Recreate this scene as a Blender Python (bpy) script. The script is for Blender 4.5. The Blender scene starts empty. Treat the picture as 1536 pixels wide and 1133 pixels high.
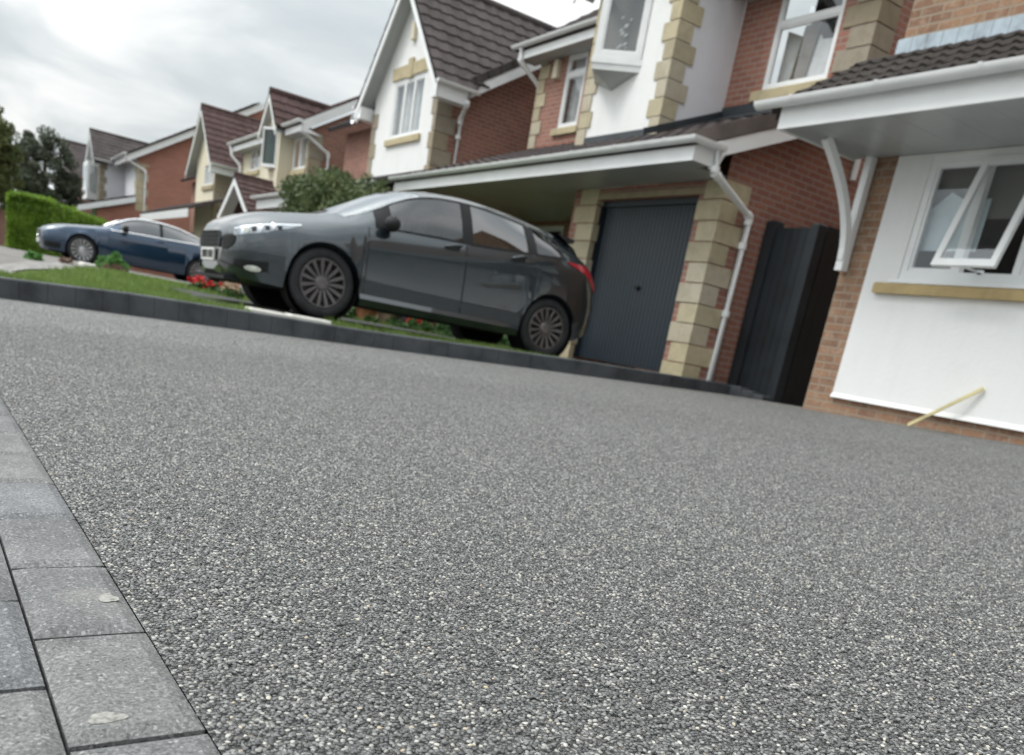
import bpy, math, random
import numpy as np
from mathutils import Vector, Matrix
random.seed(7); rng = np.random.default_rng(7)
sc = bpy.context.scene
COL = sc.collection
R = math.radians

# ------------------------------------------------------------------ helpers
class MB:
    """collects faces and links them as one mesh object with metric UVs"""
    def __init__(s): s.v = []; s.f = []; s.mi = []; s.k = 0
    def mat(s, k): s.k = k; return s
    def add(s, vs, fs):
        b = len(s.v); s.v.extend([tuple(map(float, p)) for p in vs])
        for f in fs: s.f.append(tuple(i + b for i in f)); s.mi.append(s.k)
        return s
    def quad(s, a, b, c, d): return s.add([a, b, c, d], [(0, 1, 2, 3)])
    def poly(s, pts): return s.add(pts, [tuple(range(len(pts)))])
    def box(s, x0, x1, y0, y1, z0, z1):
        v = [(x, y, z) for z in (z0, z1) for y in (y0, y1) for x in (x0, x1)]
        return s.add(v, [(0, 2, 3, 1), (4, 5, 7, 6), (0, 1, 5, 4), (2, 6, 7, 3), (0, 4, 6, 2), (1, 3, 7, 5)])
    def bbox(s, x0, x1, y0, y1, z0, z1, b=.01):
        """box with chamfered top edges"""
        v = [(x0, y0, z0), (x1, y0, z0), (x1, y1, z0), (x0, y1, z0),
             (x0, y0, z1 - b), (x1, y0, z1 - b), (x1, y1, z1 - b), (x0, y1, z1 - b),
             (x0 + b, y0 + b, z1), (x1 - b, y0 + b, z1), (x1 - b, y1 - b, z1), (x0 + b, y1 - b, z1)]
        return s.add(v, [(3, 2, 1, 0), (0, 1, 5, 4), (1, 2, 6, 5), (2, 3, 7, 6), (3, 0, 4, 7),
                         (4, 5, 9, 8), (5, 6, 10, 9), (6, 7, 11, 10), (7, 4, 8, 11), (8, 9, 10, 11)])
    def obox(s, o, u, v, w):
        """box from corner o with edge vectors u v w"""
        o, u, v, w = (Vector(a) for a in (o, u, v, w))
        p = [o, o + u, o + u + v, o + v, o + w, o + u + w, o + u + v + w, o + v + w]
        return s.add(p, [(0, 3, 2, 1), (4, 5, 6, 7), (0, 1, 5, 4), (1, 2, 6, 5), (2, 3, 7, 6), (3, 0, 4, 7)])
    def prism(s, pts, d):
        """polygon pts extruded by vector d"""
        n = len(pts); d = Vector(d); a = [Vector(p) for p in pts]
        v = a + [p + d for p in a]
        return s.add(v, [tuple(range(n - 1, -1, -1)), tuple(range(n, 2 * n))] +
                     [(i, (i + 1) % n, n + (i + 1) % n, n + i) for i in range(n)])
    def tube(s, pts, r, n=10, cap=True):
        pts = [Vector(p) for p in pts]; rs = r if isinstance(r, (list, tuple)) else [r] * len(pts)
        vs = []
        up = Vector((0, 0, 1))
        for i, p in enumerate(pts):
            if i == 0: t = pts[1] - p
            elif i == len(pts) - 1: t = p - pts[i - 1]
            else: t = (pts[i + 1] - p).normalized() + (p - pts[i - 1]).normalized()
            t.normalize()
            a = t.cross(up if abs(t.z) < .95 else Vector((1, 0, 0))).normalized(); b = t.cross(a)
            k = 1.0
            for j in range(n):
                w = 2 * math.pi * j / n
                vs.append(p + a * math.cos(w) * rs[i] + b * math.sin(w) * rs[i])
        fs = []
        for i in range(len(pts) - 1):
            for j in range(n):
                fs.append((i * n + j, i * n + (j + 1) % n, (i + 1) * n + (j + 1) % n, (i + 1) * n + j))
        if cap: fs += [tuple(range(n - 1, -1, -1)), tuple(range((len(pts) - 1) * n, len(pts) * n))]
        return s.add(vs, fs)
    def lathe(s, c, ax, prof, n=32):
        """profile [(along, radius)] turned about axis ax through c"""
        c = Vector(c); ax = Vector(ax).normalized()
        a = ax.cross(Vector((0, 0, 1)) if abs(ax.z) < .9 else Vector((1, 0, 0))).normalized(); b = ax.cross(a)
        vs = []
        for h, r in prof:
            for j in range(n):
                w = 2 * math.pi * j / n
                vs.append(c + ax * h + (a * math.cos(w) + b * math.sin(w)) * r)
        fs = [(i * n + j, i * n + (j + 1) % n, (i + 1) * n + (j + 1) % n, (i + 1) * n + j) for i in range(len(prof) - 1) for j in range(n)]
        return s.add(vs, fs)
    def build(s, name, mats, parent=None, smooth=False, angle=None):
        me = bpy.data.meshes.new(name)
        me.from_pydata(s.v, [], s.f)
        mats = mats if isinstance(mats, (list, tuple)) else [mats]
        for m in mats: me.materials.append(m)
        me.polygons.foreach_set('material_index', s.mi)
        if len(s.f) < 60000:
            uv = me.uv_layers.new(name='UVMap')
            for p in me.polygons:
                n = p.normal
                if abs(n.z) > .97: t = Vector((1, 0, 0)); b = Vector((0, 1, 0))
                else:
                    t = Vector((0, 0, 1)).cross(n).normalized(); b = n.cross(t)
                    if b.z < 0: b = -b
                    if abs(t.x) > abs(t.y):
                        if t.x < 0: t = -t
                    elif t.y < 0: t = -t
                for li in p.loop_indices:
                    co = me.vertices[me.loops[li].vertex_index].co
                    uv.data[li].uv = (co.dot(t), co.dot(b))
        o = bpy.data.objects.new(name, me); COL.objects.link(o)
        if smooth:
            me.polygons.foreach_set('use_smooth', [True] * len(me.polygons))
            if angle:
                md = o.modifiers.new('bev', 'EDGE_SPLIT'); md.split_angle = R(angle)
        if parent: o.parent = parent
        return o

def tag(o, label=None, cat=None, group=None, kind=None):
    for k, v in (('label', label), ('category', cat), ('group', group), ('kind', kind)):
        if v: o[k] = v
    return o
def thing(name, label, cat, group=None, loc=(0, 0, 0)):
    o = bpy.data.objects.new(name, None); COL.objects.link(o); o.location = loc
    return tag(o, label, cat, group)
def copy_tree(o, parent=None):
    c = o.copy(); COL.objects.link(c)
    if parent: c.parent = parent
    for ch in [x for x in bpy.data.objects if x.parent == o]: copy_tree(ch, c)
    return c

# ------------------------------------------------------------------ materials
def newmat(name):
    m = bpy.data.materials.new(name); m.use_nodes = True
    nt = m.node_tree; nt.nodes.clear()
    out = nt.nodes.new('ShaderNodeOutputMaterial')
    return m, nt, out
def N(nt, t, **kw):
    n = nt.nodes.new(t)
    for k, v in kw.items():
        if k in n.inputs.keys(): n.inputs[k].default_value = v
        else: setattr(n, k, v)
    return n
def L(nt, a, b): nt.links.new(a, b)
def ramp(nt, fac, stops, interp='LINEAR'):
    r = nt.nodes.new('ShaderNodeValToRGB'); r.color_ramp.interpolation = interp
    el = r.color_ramp.elements
    while len(el) < len(stops): el.new(.5)
    for e, (p, c) in zip(el, stops):
        e.position = p; e.color = (c[0], c[1], c[2], 1) if hasattr(c, '__len__') else (c, c, c, 1)
    L(nt, fac, r.inputs[0]); return r.outputs[0]
def mix(nt, fac, a, b, mode='MIX'):
    m = nt.nodes.new('ShaderNodeMix'); m.data_type = 'RGBA'; m.blend_type = mode
    for i, x in ((0, fac), (6, a), (7, b)):
        if isinstance(x, (int, float)): m.inputs[i].default_value = x
        elif isinstance(x, tuple): m.inputs[i].default_value = (x[0], x[1], x[2], 1)
        else: L(nt, x, m.inputs[i])
    return m.outputs[2]
def coords(nt, kind='Object', scale=(1, 1, 1)):
    tc = nt.nodes.new('ShaderNodeTexCoord'); mp = nt.nodes.new('ShaderNodeMapping')
    mp.inputs['Scale'].default_value = scale
    L(nt, tc.outputs[kind], mp.inputs[0]); return mp.outputs[0]
def noise(nt, vec, scale, detail=4, rough=.55):
    n = N(nt, 'ShaderNodeTexNoise', Scale=scale, Detail=detail, Roughness=rough)
    L(nt, vec, n.inputs['Vector']); return n.outputs['Fac']
def bump(nt, h, strength=.3, dist=.01):
    b = N(nt, 'ShaderNodeBump', Strength=strength, Distance=dist); L(nt, h, b.inputs['Height']); return b.outputs[0]
def bsdf(nt, out, col, rough=.6, spec=.5, metal=0, normal=None, coat=0):
    p = nt.nodes.new('ShaderNodeBsdfPrincipled')
    for k, x in (('Base Color', col), ('Roughness', rough)):
        if isinstance(x, (int, float)): p.inputs[k].default_value = x
        elif isinstance(x, tuple): p.inputs[k].default_value = (x[0], x[1], x[2], 1)
        else: L(nt, x, p.inputs[k])
    p.inputs['Specular IOR Level'].default_value = spec
    p.inputs['Metallic'].default_value = metal
    p.inputs['Coat Weight'].default_value = coat; p.inputs['Coat Roughness'].default_value = .04
    if normal is not None: L(nt, normal, p.inputs['Normal'])
    L(nt, p.outputs[0], out.inputs[0]); return p
def plain(name, c, rough=.5, var=.12, nscale=6., spec=.5, metal=0, bmp=0, bscale=60, coat=0):
    """flat colour broken up by soft dirt noise"""
    m, nt, out = newmat(name); v = coords(nt)
    n = noise(nt, v, nscale, 5)
    dk = tuple(x * (1 - var * 1.6) for x in c); lt = tuple(min(1, x * (1 + var)) for x in c)
    col = ramp(nt, n, [(.3, dk), (.5, c), (.72, lt)])
    nm = bump(nt, noise(nt, v, bscale, 3), bmp, .01) if bmp else None
    bsdf(nt, out, col, rough, spec, metal, nm, coat); return m
def brick(name, c1, c2, c3, mortar, seed=0, rustic=0):
    m, nt, out = newmat(name); uv = coords(nt, 'UV')
    b = nt.nodes.new('ShaderNodeTexBrick'); L(nt, uv, b.inputs['Vector'])
    b.inputs['Color1'].default_value = (0, 0, 0, 1); b.inputs['Color2'].default_value = (1, 1, 1, 1)
    b.inputs['Mortar'].default_value = (.5, .5, .5, 1)
    for k, x in (('Scale', 1.), ('Mortar Size', .009), ('Mortar Smooth', .25), ('Bias', 0), ('Brick Width', .225), ('Row Height', .075)): b.inputs[k].default_value = x
    n1 = noise(nt, uv, 1.1 + seed * .1, 4); n2 = noise(nt, uv, 45, 3)
    col = ramp(nt, b.outputs['Color'], [(.0, c1), (.35, c2), (.7, c3), (1., tuple(.75 * x for x in c1))])
    col = mix(nt, .35, col, ramp(nt, n1, [(.3, tuple(.6 * x for x in c2)), (.7, tuple(1.25 * x for x in c2))]))
    col = mix(nt, .25, col, ramp(nt, n2, [(.3, tuple(.5 * x for x in c2)), (.7, tuple(1.4 * x for x in c2))]))
    if rustic:
        col = mix(nt, ramp(nt, noise(nt, uv, 9, 6, .75), [(.50, 0), (.66, rustic)]), col, tuple(min(1, x * 1.5) for x in mortar))
        col = mix(nt, ramp(nt, noise(nt, uv, 5.3, 5, .7), [(.52, 0), (.68, rustic)]), col, tuple(x * .45 for x in c1))
    col = mix(nt, b.outputs['Fac'], col, mortar)
    inv = N(nt, 'ShaderNodeMath', operation='SUBTRACT'); inv.inputs[0].default_value = 1; L(nt, b.outputs['Fac'], inv.inputs[1])
    h = N(nt, 'ShaderNodeMath', operation='MULTIPLY_ADD'); L(nt, n2, h.inputs[0]); h.inputs[1].default_value = .3; L(nt, inv.outputs[0], h.inputs[2])
    bsdf(nt, out, col, .85, .25, 0, bump(nt, h.outputs[0], .6, .006)); return m
def roofmat(name, c1, c2, lichen=(.2, .19, .13)):
    m, nt, out = newmat(name); uv = coords(nt, 'UV')
    b = nt.nodes.new('ShaderNodeTexBrick'); L(nt, uv, b.inputs['Vector'])
    b.inputs['Color1'].default_value = (0, 0, 0, 1); b.inputs['Color2'].default_value = (1, 1, 1, 1); b.inputs['Mortar'].default_value = (.5, .5, .5, 1)
    for k, x in (('Scale', 1.), ('Mortar Size', .0), ('Brick Width', .3), ('Row Height', .3)): b.inputs[k].default_value = x
    o = coords(nt)
    col = ramp(nt, b.outputs['Color'], [(0, c1), (.5, c2), (1, tuple(.8 * x for x in c1))])
    n1 = noise(nt, o, 1.5, 6, .65); n2 = noise(nt, o, 30, 4)
    col = mix(nt, .4, col, ramp(nt, n1, [(.35, tuple(.6 * x for x in c1)), (.65, tuple(1.3 * x for x in c2))]))
    col = mix(nt, ramp(nt, noise(nt, o, 9, 5, .7), [(.62, 0), (.75, .55)]), col, lichen)
    bsdf(nt, out, col, .9, .15, 0, bump(nt, n2, .4, .006)); return m

M = {}
def stucco(name, c):
    m, nt, out = newmat(name); v = coords(nt); vs_ = coords(nt, 'Object', (5, 5, .45))
    col = mix(nt, ramp(nt, noise(nt, vs_, 1.6, 5, .6), [(.52, 0), (.75, .16)]), c, tuple(x * .80 for x in c))
    col = mix(nt, ramp(nt, noise(nt, v, 2.3, 6, .65), [(.50, 0), (.75, .28)]), col, (c[0] * .78, c[1] * .77, c[2] * .72))
    h = N(nt, 'ShaderNodeMath', operation='ADD'); L(nt, noise(nt, v, 95, 4), h.inputs[0]); L(nt, noise(nt, v, 28, 3), h.inputs[1])
    bsdf(nt, out, col, .88, .2, 0, bump(nt, h.outputs[0], .22, .012)); return m
def blocks(name, c):
    m, nt, out = newmat(name); v = coords(nt); ge = nt.nodes.new('ShaderNodeNewGeometry')
    col = ramp(nt, ge.outputs['Random Per Island'], [(0, tuple(x * .78 for x in c)), (.4, c), (.7, (c[0] * 1.08, c[1] * 1.04, c[2] * .95)), (1, (c[0] * .95, c[1] * .98, c[2] * 1.12))])
    col = mix(nt, ramp(nt, noise(nt, v, 6, 6, .7), [(.45, 0), (.75, .7)]), col, tuple(x * .6 for x in c))
    bsdf(nt, out, col, .88, .2, 0, bump(nt, noise(nt, v, 40, 5, .7), .6, .008)); return m
M['render'] = stucco('white_render', (.80, .80, .79))
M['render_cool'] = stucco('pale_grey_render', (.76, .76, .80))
M['cream'] = stucco('cream_render', (.70, .64, .50))
M['upvc'] = plain('white_upvc', (.80, .81, .81), .28, .04, 3, .5)
M['upvc_dirty'] = plain('weathered_upvc', (.68, .69, .67), .4, .10, 2.5, .45)
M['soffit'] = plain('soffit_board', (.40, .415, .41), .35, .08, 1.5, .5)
M['stone'] = blocks('sand_stone', (.50, .44, .31))
M['stone_dull'] = blocks('weathered_stone', (.35, .30, .215))
M['sill'] = plain('ochre_sill_stone', (.46, .35, .18), .8, .12, 6, .25, bmp=.3)
M['sill_pale'] = blocks('pale_sill_stone', (.47, .41, .28))
M['brick_red'] = brick('red_brick', (.31, .135, .10), (.36, .17, .125), (.25, .115, .095), (.34, .27, .23))
M['brick_far'] = brick('orange_red_brick', (.35, .135, .10), (.39, .165, .12), (.30, .12, .095), (.36, .24, .19), 2)
M['brick_dark'] = brick('dark_red_brick', (.20, .085, .075), (.24, .105, .085), (.18, .08, .075), (.25, .20, .18), 3)
M['brick_buff'] = brick('buff_brown_brick', (.25, .135, .088), (.33, .195, .122), (.16, .085, .065), (.31, .25, .19), 1, .5)
M['roof'] = roofmat('brown_roof_tile', (.068, .058, .058), (.092, .078, .077), (.11, .10, .075))
M['roof_red'] = roofmat('plum_roof_tile', (.070, .046, .044), (.092, .060, .056), (.10, .085, .06))
M['roof_grey'] = roofmat('slate_brown_tile', (.045, .040, .037), (.068, .060, .055), (.14, .13, .11))
M['verge'] = roofmat('verge_tile', (.11, .092, .085), (.15, .125, .115))
M['lead'] = plain('lead_flashing', (.36, .42, .47), .45, .25, 6, .5)
M['lead_dark'] = plain('dark_flashing', (.035, .042, .05), .5, .2, 6)
M['garage'] = plain('charcoal_door_paint', (.015, .025, .035), .42, .1, 2.)
M['fence'] = plain('black_fence_stain', (.014, .019, .024), .6, .3, 3., bmp=.3, bscale=20)
M['fence2'] = plain('black_brown_fence', (.009, .010, .011), .6, .3, 3., bmp=.3, bscale=20)
M['wood'] = plain('pale_timber', (.60, .52, .28), .7, .15, 8, bmp=.2)
M['door_dark'] = plain('dark_front_door', (.05, .04, .035), .4)
M['black'] = plain('black_plastic', (.012, .013, .014), .6, .2, 5, .25)
M['under'] = plain('underbody_black', (.006, .006, .007), .8, .2, 5)
M['tyre'] = plain('tyre_rubber', (.022, .023, .025), .7, .25, 9, .3)
M['rim_dark'] = plain('bronze_grey_alloy', (.15, .14, .14), .32, .1, 6, .5, .75)
M['rim_hub'] = plain('dark_alloy', (.05, .05, .052), .4, .1, 6, .5, .6)
M['rim_silver'] = plain('silver_alloy', (.62, .63, .65), .25, .05, 6, .5, .8)
M['chrome'] = plain('polished_chrome', (.82, .83, .86), .12, .03, 3, .5, 1.)
M['lamp_glass'] = plain('clear_lamp', (.26, .29, .32), .14, .35, 16, .8, .4)
M['fog_lens'] = plain('white_lamp_lens', (.60, .61, .57), .15, .25, 30, .8)
M['red_lens'] = plain('red_lamp_lens', (.32, .012, .02), .12, .2, 10, .7)
M['plate'] = plain('white_number_plate', (.75, .75, .73), .4, .05)
M['interior'] = plain('car_interior', (.03, .03, .032), .8)
M['curtain'] = plain('net_curtain', (.72, .72, .72), .9, .1, 7)
M['curtain_beige'] = plain('beige_curtain', (.26, .22, .17), .9, .2, 7)
M['blind'] = plain('grey_roller_blind', (.15, .145, .135), .8, .08, 2)
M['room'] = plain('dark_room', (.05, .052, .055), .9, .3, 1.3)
M['painted_reflection'] = plain('pale_blue_reflection', (.60, .68, .72), .8, .12, 3)
M['terracotta'] = plain('terracotta', (.42, .17, .09), .8, .2, 9)
M['tan'] = plain('tan_block', (.45, .34, .24), .85, .2, 9)
M['petal'] = plain('red_petals', (.55, .02, .02), .6, .2, 20)
M['edging'] = plain('pale_edging_stone', (.66, .64, .60), .8, .12, 10, bmp=.3)
M['bark'] = plain('bark', (.09, .07, .05), .9, .3, 12, bmp=.6, bscale=30)
M['pale'] = plain('far_pale_panel', (.7, .72, .74), .6, .05, 2)

def paint(name, c, flake=.25):
    m, nt, out = newmat(name); v = coords(nt)
    n = noise(nt, v, 900, 1)
    col = ramp(nt, n, [(.35, tuple(x * (1 - flake) for x in c)), (.65, tuple(x * (1 + flake) for x in c))])
    d = noise(nt, v, 2.5, 5); rg = ramp(nt, d, [(.3, .32), (.7, .4)])
    p_ = bsdf(nt, out, col, rg, .5, .85, None, 1.0); p_.inputs['Coat IOR'].default_value = 1.7; p_.inputs['Coat Roughness'].default_value = .025; return m
M['paint_grey'] = paint('grey_metallic_paint', (.036, .048, .058))
M['paint_blue'] = paint('navy_metallic_paint', (.013, .040, .085))

def glass(name, tint=(.5, .55, .56), trans=.75, ior=1.9):
    m, nt, out = newmat(name)
    tr = N(nt, 'ShaderNodeBsdfTransparent'); tr.inputs[0].default_value = tuple(x * trans for x in tint) + (1,)
    gl = N(nt, 'ShaderNodeBsdfGlossy', Roughness=.015); gl.inputs[0].default_value = (.95, .97, 1, 1)
    geo = N(nt, 'ShaderNodeNewGeometry'); dt = N(nt, 'ShaderNodeVectorMath', operation='DOT_PRODUCT')
    L(nt, geo.outputs['Normal'], dt.inputs[0]); L(nt, geo.outputs['Incoming'], dt.inputs[1])
    def mm(op, a, b):
        q = N(nt, 'ShaderNodeMath', operation=op)
        for i, x in enumerate((a, b)):
            if isinstance(x, (int, float)): q.inputs[i].default_value = x
            elif x is not None: L(nt, x, q.inputs[i])
        return q.outputs[0]
    f0 = ((ior - 1) / (ior + 1)) ** 2
    sch = mm('MULTIPLY', mm('POWER', mm('SUBTRACT', 1., mm('ABSOLUTE', dt.outputs['Value'], None)), 3.5), 1 - f0)
    fre = mm('ADD', sch, f0)
    v = coords(nt); bn = bump(nt, noise(nt, v, 1.6, 2), .02, .01)
    L(nt, bn, gl.inputs['Normal'])
    mx = N(nt, 'ShaderNodeMixShader'); L(nt, fre, mx.inputs[0]); L(nt, tr.outputs[0], mx.inputs[1]); L(nt, gl.outputs[0], mx.inputs[2])
    L(nt, mx.outputs[0], out.inputs[0]); return m
M['glass'] = glass('window_glass', (.95, .97, .97), .92, 1.9)
M['glass_car'] = glass('car_glass', (.80, .88, .90), .7, 1.9)
M['glass_screen'] = glass('windscreen_glass', (.80, .88, .88), .7, 3.4)
M['glass_dark'] = glass('dark_glass', (.12, .14, .15), .3, 1.6)
M['glass_tint'] = glass('privacy_glass', (.16, .18, .2), .25, 2.2)
M['glass_green'] = glass('green_glass', (.25, .4, .36), .7, 1.7)

def leafmat(name, a, b, c, sc_=1.5):
    m, nt, out = newmat(name)
    v = coords(nt); n = noise(nt, v, sc_, 3); n2 = noise(nt, v, sc_ * 14, 2)
    col = mix(nt, .5, ramp(nt, n, [(.35, a), (.5, b), (.66, c)]), ramp(nt, n2, [(.3, a), (.5, b), (.72, c)]))
    d = N(nt, 'ShaderNodeBsdfPrincipled', Roughness=.55); L(nt, col, d.inputs['Base Color']); d.inputs['Specular IOR Level'].default_value = .3
    t = N(nt, 'ShaderNodeBsdfTranslucent'); L(nt, col, t.inputs[0])
    mx = N(nt, 'ShaderNodeMixShader'); mx.inputs[0].default_value = .3
    L(nt, d.outputs[0], mx.inputs[1]); L(nt, t.outputs[0], mx.inputs[2]); L(nt, mx.outputs[0], out.inputs[0]); return m
M['leaf_bush'] = leafmat('bush_leaf', (.04, .062, .03), (.095, .13, .055), (.20, .23, .10), 2.2)
M['leaf_hedge'] = leafmat('hedge_leaf', (.07, .13, .02), (.16, .28, .03), (.30, .45, .07), 3)
M['leaf_dark'] = leafmat('dark_tree_leaf', (.045, .058, .04), (.085, .105, .07), (.16, .175, .12), .9)
M['leaf_olive'] = leafmat('olive_tree_leaf', (.055, .072, .028), (.12, .145, .055), (.2, .22, .08), .9)
M['leaf_shrub'] = leafmat('shrub_leaf', (.05, .12, .03), (.10, .24, .06), (.18, .34, .1), 6)
M['leaf_brown'] = leafmat('heather_leaf', (.10, .06, .045), (.18, .11, .08), (.26, .18, .12), 6)
M['leaf_low'] = leafmat('low_plant_leaf', (.02, .05, .02), (.05, .11, .03), (.1, .18, .06), 6)
M['blade'] = leafmat('grass_blade', (.10, .15, .035), (.16, .24, .06), (.24, .33, .10), 3)

# ------------------------------------------------------------------ ground
def gz(x, y): return -.30 + .0115 * x + y * (.0478 + .00193 * x)
def edge_y(x): return .172 + .039 * x

def resin_mat():
    m, nt, out = newmat('resin_bound_gravel')
    v = coords(nt)
    vo = N(nt, 'ShaderNodeTexVoronoi', Scale=240.); vo.voronoi_dimensions = '3D'; L(nt, v, vo.inputs['Vector'])
    ve = N(nt, 'ShaderNodeTexVoronoi', Scale=240., feature='DISTANCE_TO_EDGE'); L(nt, v, ve.inputs['Vector'])
    sep = N(nt, 'ShaderNodeSeparateColor'); L(nt, vo.outputs['Color'], sep.inputs[0])
    col = ramp(nt, sep.outputs[0], [(0, (.08, .082, .082)), (.35, (.15, .152, .151)), (.62, (.22, .222, .219)), (.80, (.32, .32, .308)), (.93, (.49, .48, .448)), (1, (.50, .43, .34))])
    gap = ramp(nt, ve.outputs['Distance'], [(0, .25), (.12, 1)])
    col = mix(nt, 1., col, gap, 'MULTIPLY')
    big = mix(nt, 1., ramp(nt, noise(nt, v, .8, 5, .6), [(.3, .86), (.7, 1.1)]), ramp(nt, noise(nt, v, 4.5, 6, .7), [(.32, .84), (.68, 1.14)]), 'MULTIPLY')
    mid = ramp(nt, noise(nt, v, 75, 5, .75), [(.3, .66), (.5, .95), (.68, 1.45)])
    col = mix(nt, 1., mix(nt, 1., col, big, 'MULTIPLY'), mid, 'MULTIPLY')
    bsdf(nt, out, col, .5, .9, 0, bump(nt, ve.outputs['Distance'], .9, .004)); return m
M['resin'] = resin_mat()
def pebble_mat():
    m, nt, out = newmat('grey_pebble')
    oi = nt.nodes.new('ShaderNodeObjectInfo')
    col = ramp(nt, oi.outputs['Random'], [(0, (.038, .039, .039)), (.28, (.080, .082, .082)), (.58, (.138, .139, .137)), (.82, (.22, .22, .211)), (.94, (.37, .365, .34)), (.988, (.56, .545, .49)), (1, (.46, .37, .25))])
    v = coords(nt); n = noise(nt, v, 2.2, 4, .6)
    col = mix(nt, 1., col, ramp(nt, n, [(.3, .72), (.7, 1.22)]), 'MULTIPLY')
    bsdf(nt, out, col, .36, .75, 0, bump(nt, noise(nt, v, 9, 3), .25, .1)); return m
M['pebble'] = pebble_mat()
def paver_mat(nm, k):
    m, nt, out = newmat(nm)
    v = coords(nt); sep = N(nt, 'ShaderNodeTexVoronoi', Scale=420.); L(nt, v, sep.inputs['Vector'])
    s2 = N(nt, 'ShaderNodeSeparateColor'); L(nt, sep.outputs['Color'], s2.inputs[0])
    base = ramp(nt, noise(nt, v, 9, 5, .65), [(p_, tuple(a * b for a, b in zip(c_, k))) for p_, c_ in ((.28, (.098, .099, .100)), (.5, (.142, .143, .144)), (.72, (.198, .198, .196)))])
    fine = noise(nt, v, 330, 4, .7)
    base = mix(nt, 1., base, ramp(nt, fine, [(.3, .45), (.5, 1.), (.7, 1.7)]), 'MULTIPLY')
    col = mix(nt, ramp(nt, s2.outputs[0], [(.90, 0), (.98, .5)]), base, (.42, .42, .41))
    col = mix(nt, ramp(nt, s2.outputs[1], [(.93, 0), (.97, .6)]), col, (.045, .047, .05))
    stain = ramp(nt, noise(nt, v, 3.2, 3), [(.66, 0), (.76, .35)])
    col = mix(nt, stain, col, (.34, .33, .29))
    h = N(nt, 'ShaderNodeMath', operation='ADD'); L(nt, fine, h.inputs[0]); L(nt, noise(nt, v, 90, 3), h.inputs[1])
    bsdf(nt, out, col, .72, .35, 0, bump(nt, h.outputs[0], .55, .002)); return m
PAV = [paver_mat('charcoal_block_paver', (1, 1, 1)), paver_mat('blue_grey_block_paver', (.95, .965, 1.0)), paver_mat('warm_grey_block_paver', (1.03, 1.03, 1.01))]
M['joint'] = plain('dark_joint', (.012, .012, .013), .9)
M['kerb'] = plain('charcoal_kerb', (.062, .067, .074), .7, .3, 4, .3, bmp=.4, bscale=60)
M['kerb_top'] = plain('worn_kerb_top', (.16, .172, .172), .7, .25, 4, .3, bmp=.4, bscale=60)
M['tarmac'] = plain('grey_tarmac', (.20, .19, .18), .9, .15, 3, .2, bmp=.5, bscale=120)
M['hard'] = plain('dark_hardstanding', (.07, .072, .07), .9, .3, 3, .2, bmp=.5, bscale=90)
M['soil'] = plain('lawn_soil', (.09, .125, .04), .95, .3, 2.5, .1, bmp=.6, bscale=40)
M['earth'] = plain('far_earth', (.13, .13, .11), .95, .3, .3, .1)
M['gravelbed'] = plain('gravel_bed', (.27, .26, .25), .95, .45, 14, .1, bmp=.8, bscale=60)

g = MB().quad((-500, -500, -1.0), (500, -500, -1.0), (500, 500, -1.0), (-500, 500, -1.0)).build('ground', M['earth']); tag(g, kind='structure')
# driveway sheet
d = MB(); xs = np.concatenate([np.arange(-8.32, -3, .4), np.arange(-3, 3.01, .25)]); n = 26
for i in range(len(xs)):
    for j in range(n):
        x = xs[i]; y0 = edge_y(x) - .0012; y1 = 10.5
        t = j / (n - 1); y = y0 + (y1 - y0) * t ** 1.5
        d.v.append((x, y, gz(x, min(y, 8.2)) - .0025))
for i in range(len(xs) - 1):
    for j in range(n - 1): d.f.append((i * n + j, (i + 1) * n + j, (i + 1) * n + j + 1, i * n + j + 1)); d.mi.append(0)
tag(d.build('driveway', M['resin'], smooth=True), kind='structure')
# block paving beside it
p = MB(); dx = 1 / math.hypot(1, .039); dirv = Vector((-dx, -.039 * dx, 0)); nrm = Vector((.039 * dx, -dx, 0))
def pav_pt(a, b, z): # a along from x=-.583 joint, b across away from drive
    q = Vector((-.583, edge_y(-.583), 0)) + dirv * a + nrm * b
    return (q.x, q.y, gz(q.x, max(q.y, -.1)) + z)
pr = random.Random(3)
for row in range(14):
    b0 = .0025 + row * .0915; b1 = b0 + .0885
    off = 0 if row % 2 == 0 else .105
    for k in range(-6, 40):
        a0 = k * .2085 + off + .0016; a1 = a0 + .2085 - .0072
        if b0 > .6 and k > 20: continue
        p.mat(pr.choice((0, 0, 1, 2))); dz = pr.uniform(-.0004, .0006); c = .012; zt = .003 + dz
        tl = pr.uniform(-.0006, .0006)
        ps = [pav_pt(a0, b0, -.05), pav_pt(a1, b0, -.05), pav_pt(a1, b1, -.05), pav_pt(a0, b1, -.05),
              pav_pt(a0, b0, zt - .0055), pav_pt(a1, b0, zt - .0055), pav_pt(a1, b1, zt - .0055), pav_pt(a0, b1, zt - .0055),
              pav_pt(a0 + c, b0 + c, zt + tl), pav_pt(a1 - c, b0 + c, zt - tl), pav_pt(a1 - c, b1 - c, zt), pav_pt(a0 + c, b1 - c, zt)]
        p.add(ps, [(0, 1, 5, 4), (1, 2, 6, 5), (2, 3, 7, 6), (3, 0, 4, 7), (4, 5, 9, 8), (5, 6, 10, 9), (6, 7, 11, 10), (7, 4, 8, 11), (8, 9, 10, 11)])
p.mat(3)
pts = [pav_pt(-2, .0, -.012), pav_pt(12, .0, -.012), pav_pt(12, 1.4, -.012), pav_pt(-2, 1.4, -.012)]
for i in range(40):
    a0 = -2 + i * .35; a1 = a0 + .35
    p.quad(pav_pt(a0, -.012, -.012), pav_pt(a1, -.012, -.012), pav_pt(a1, 1.4, -.012), pav_pt(a0, 1.4, -.012))
tag(p.build('paving', PAV + [M['joint']]), kind='structure')
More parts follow.
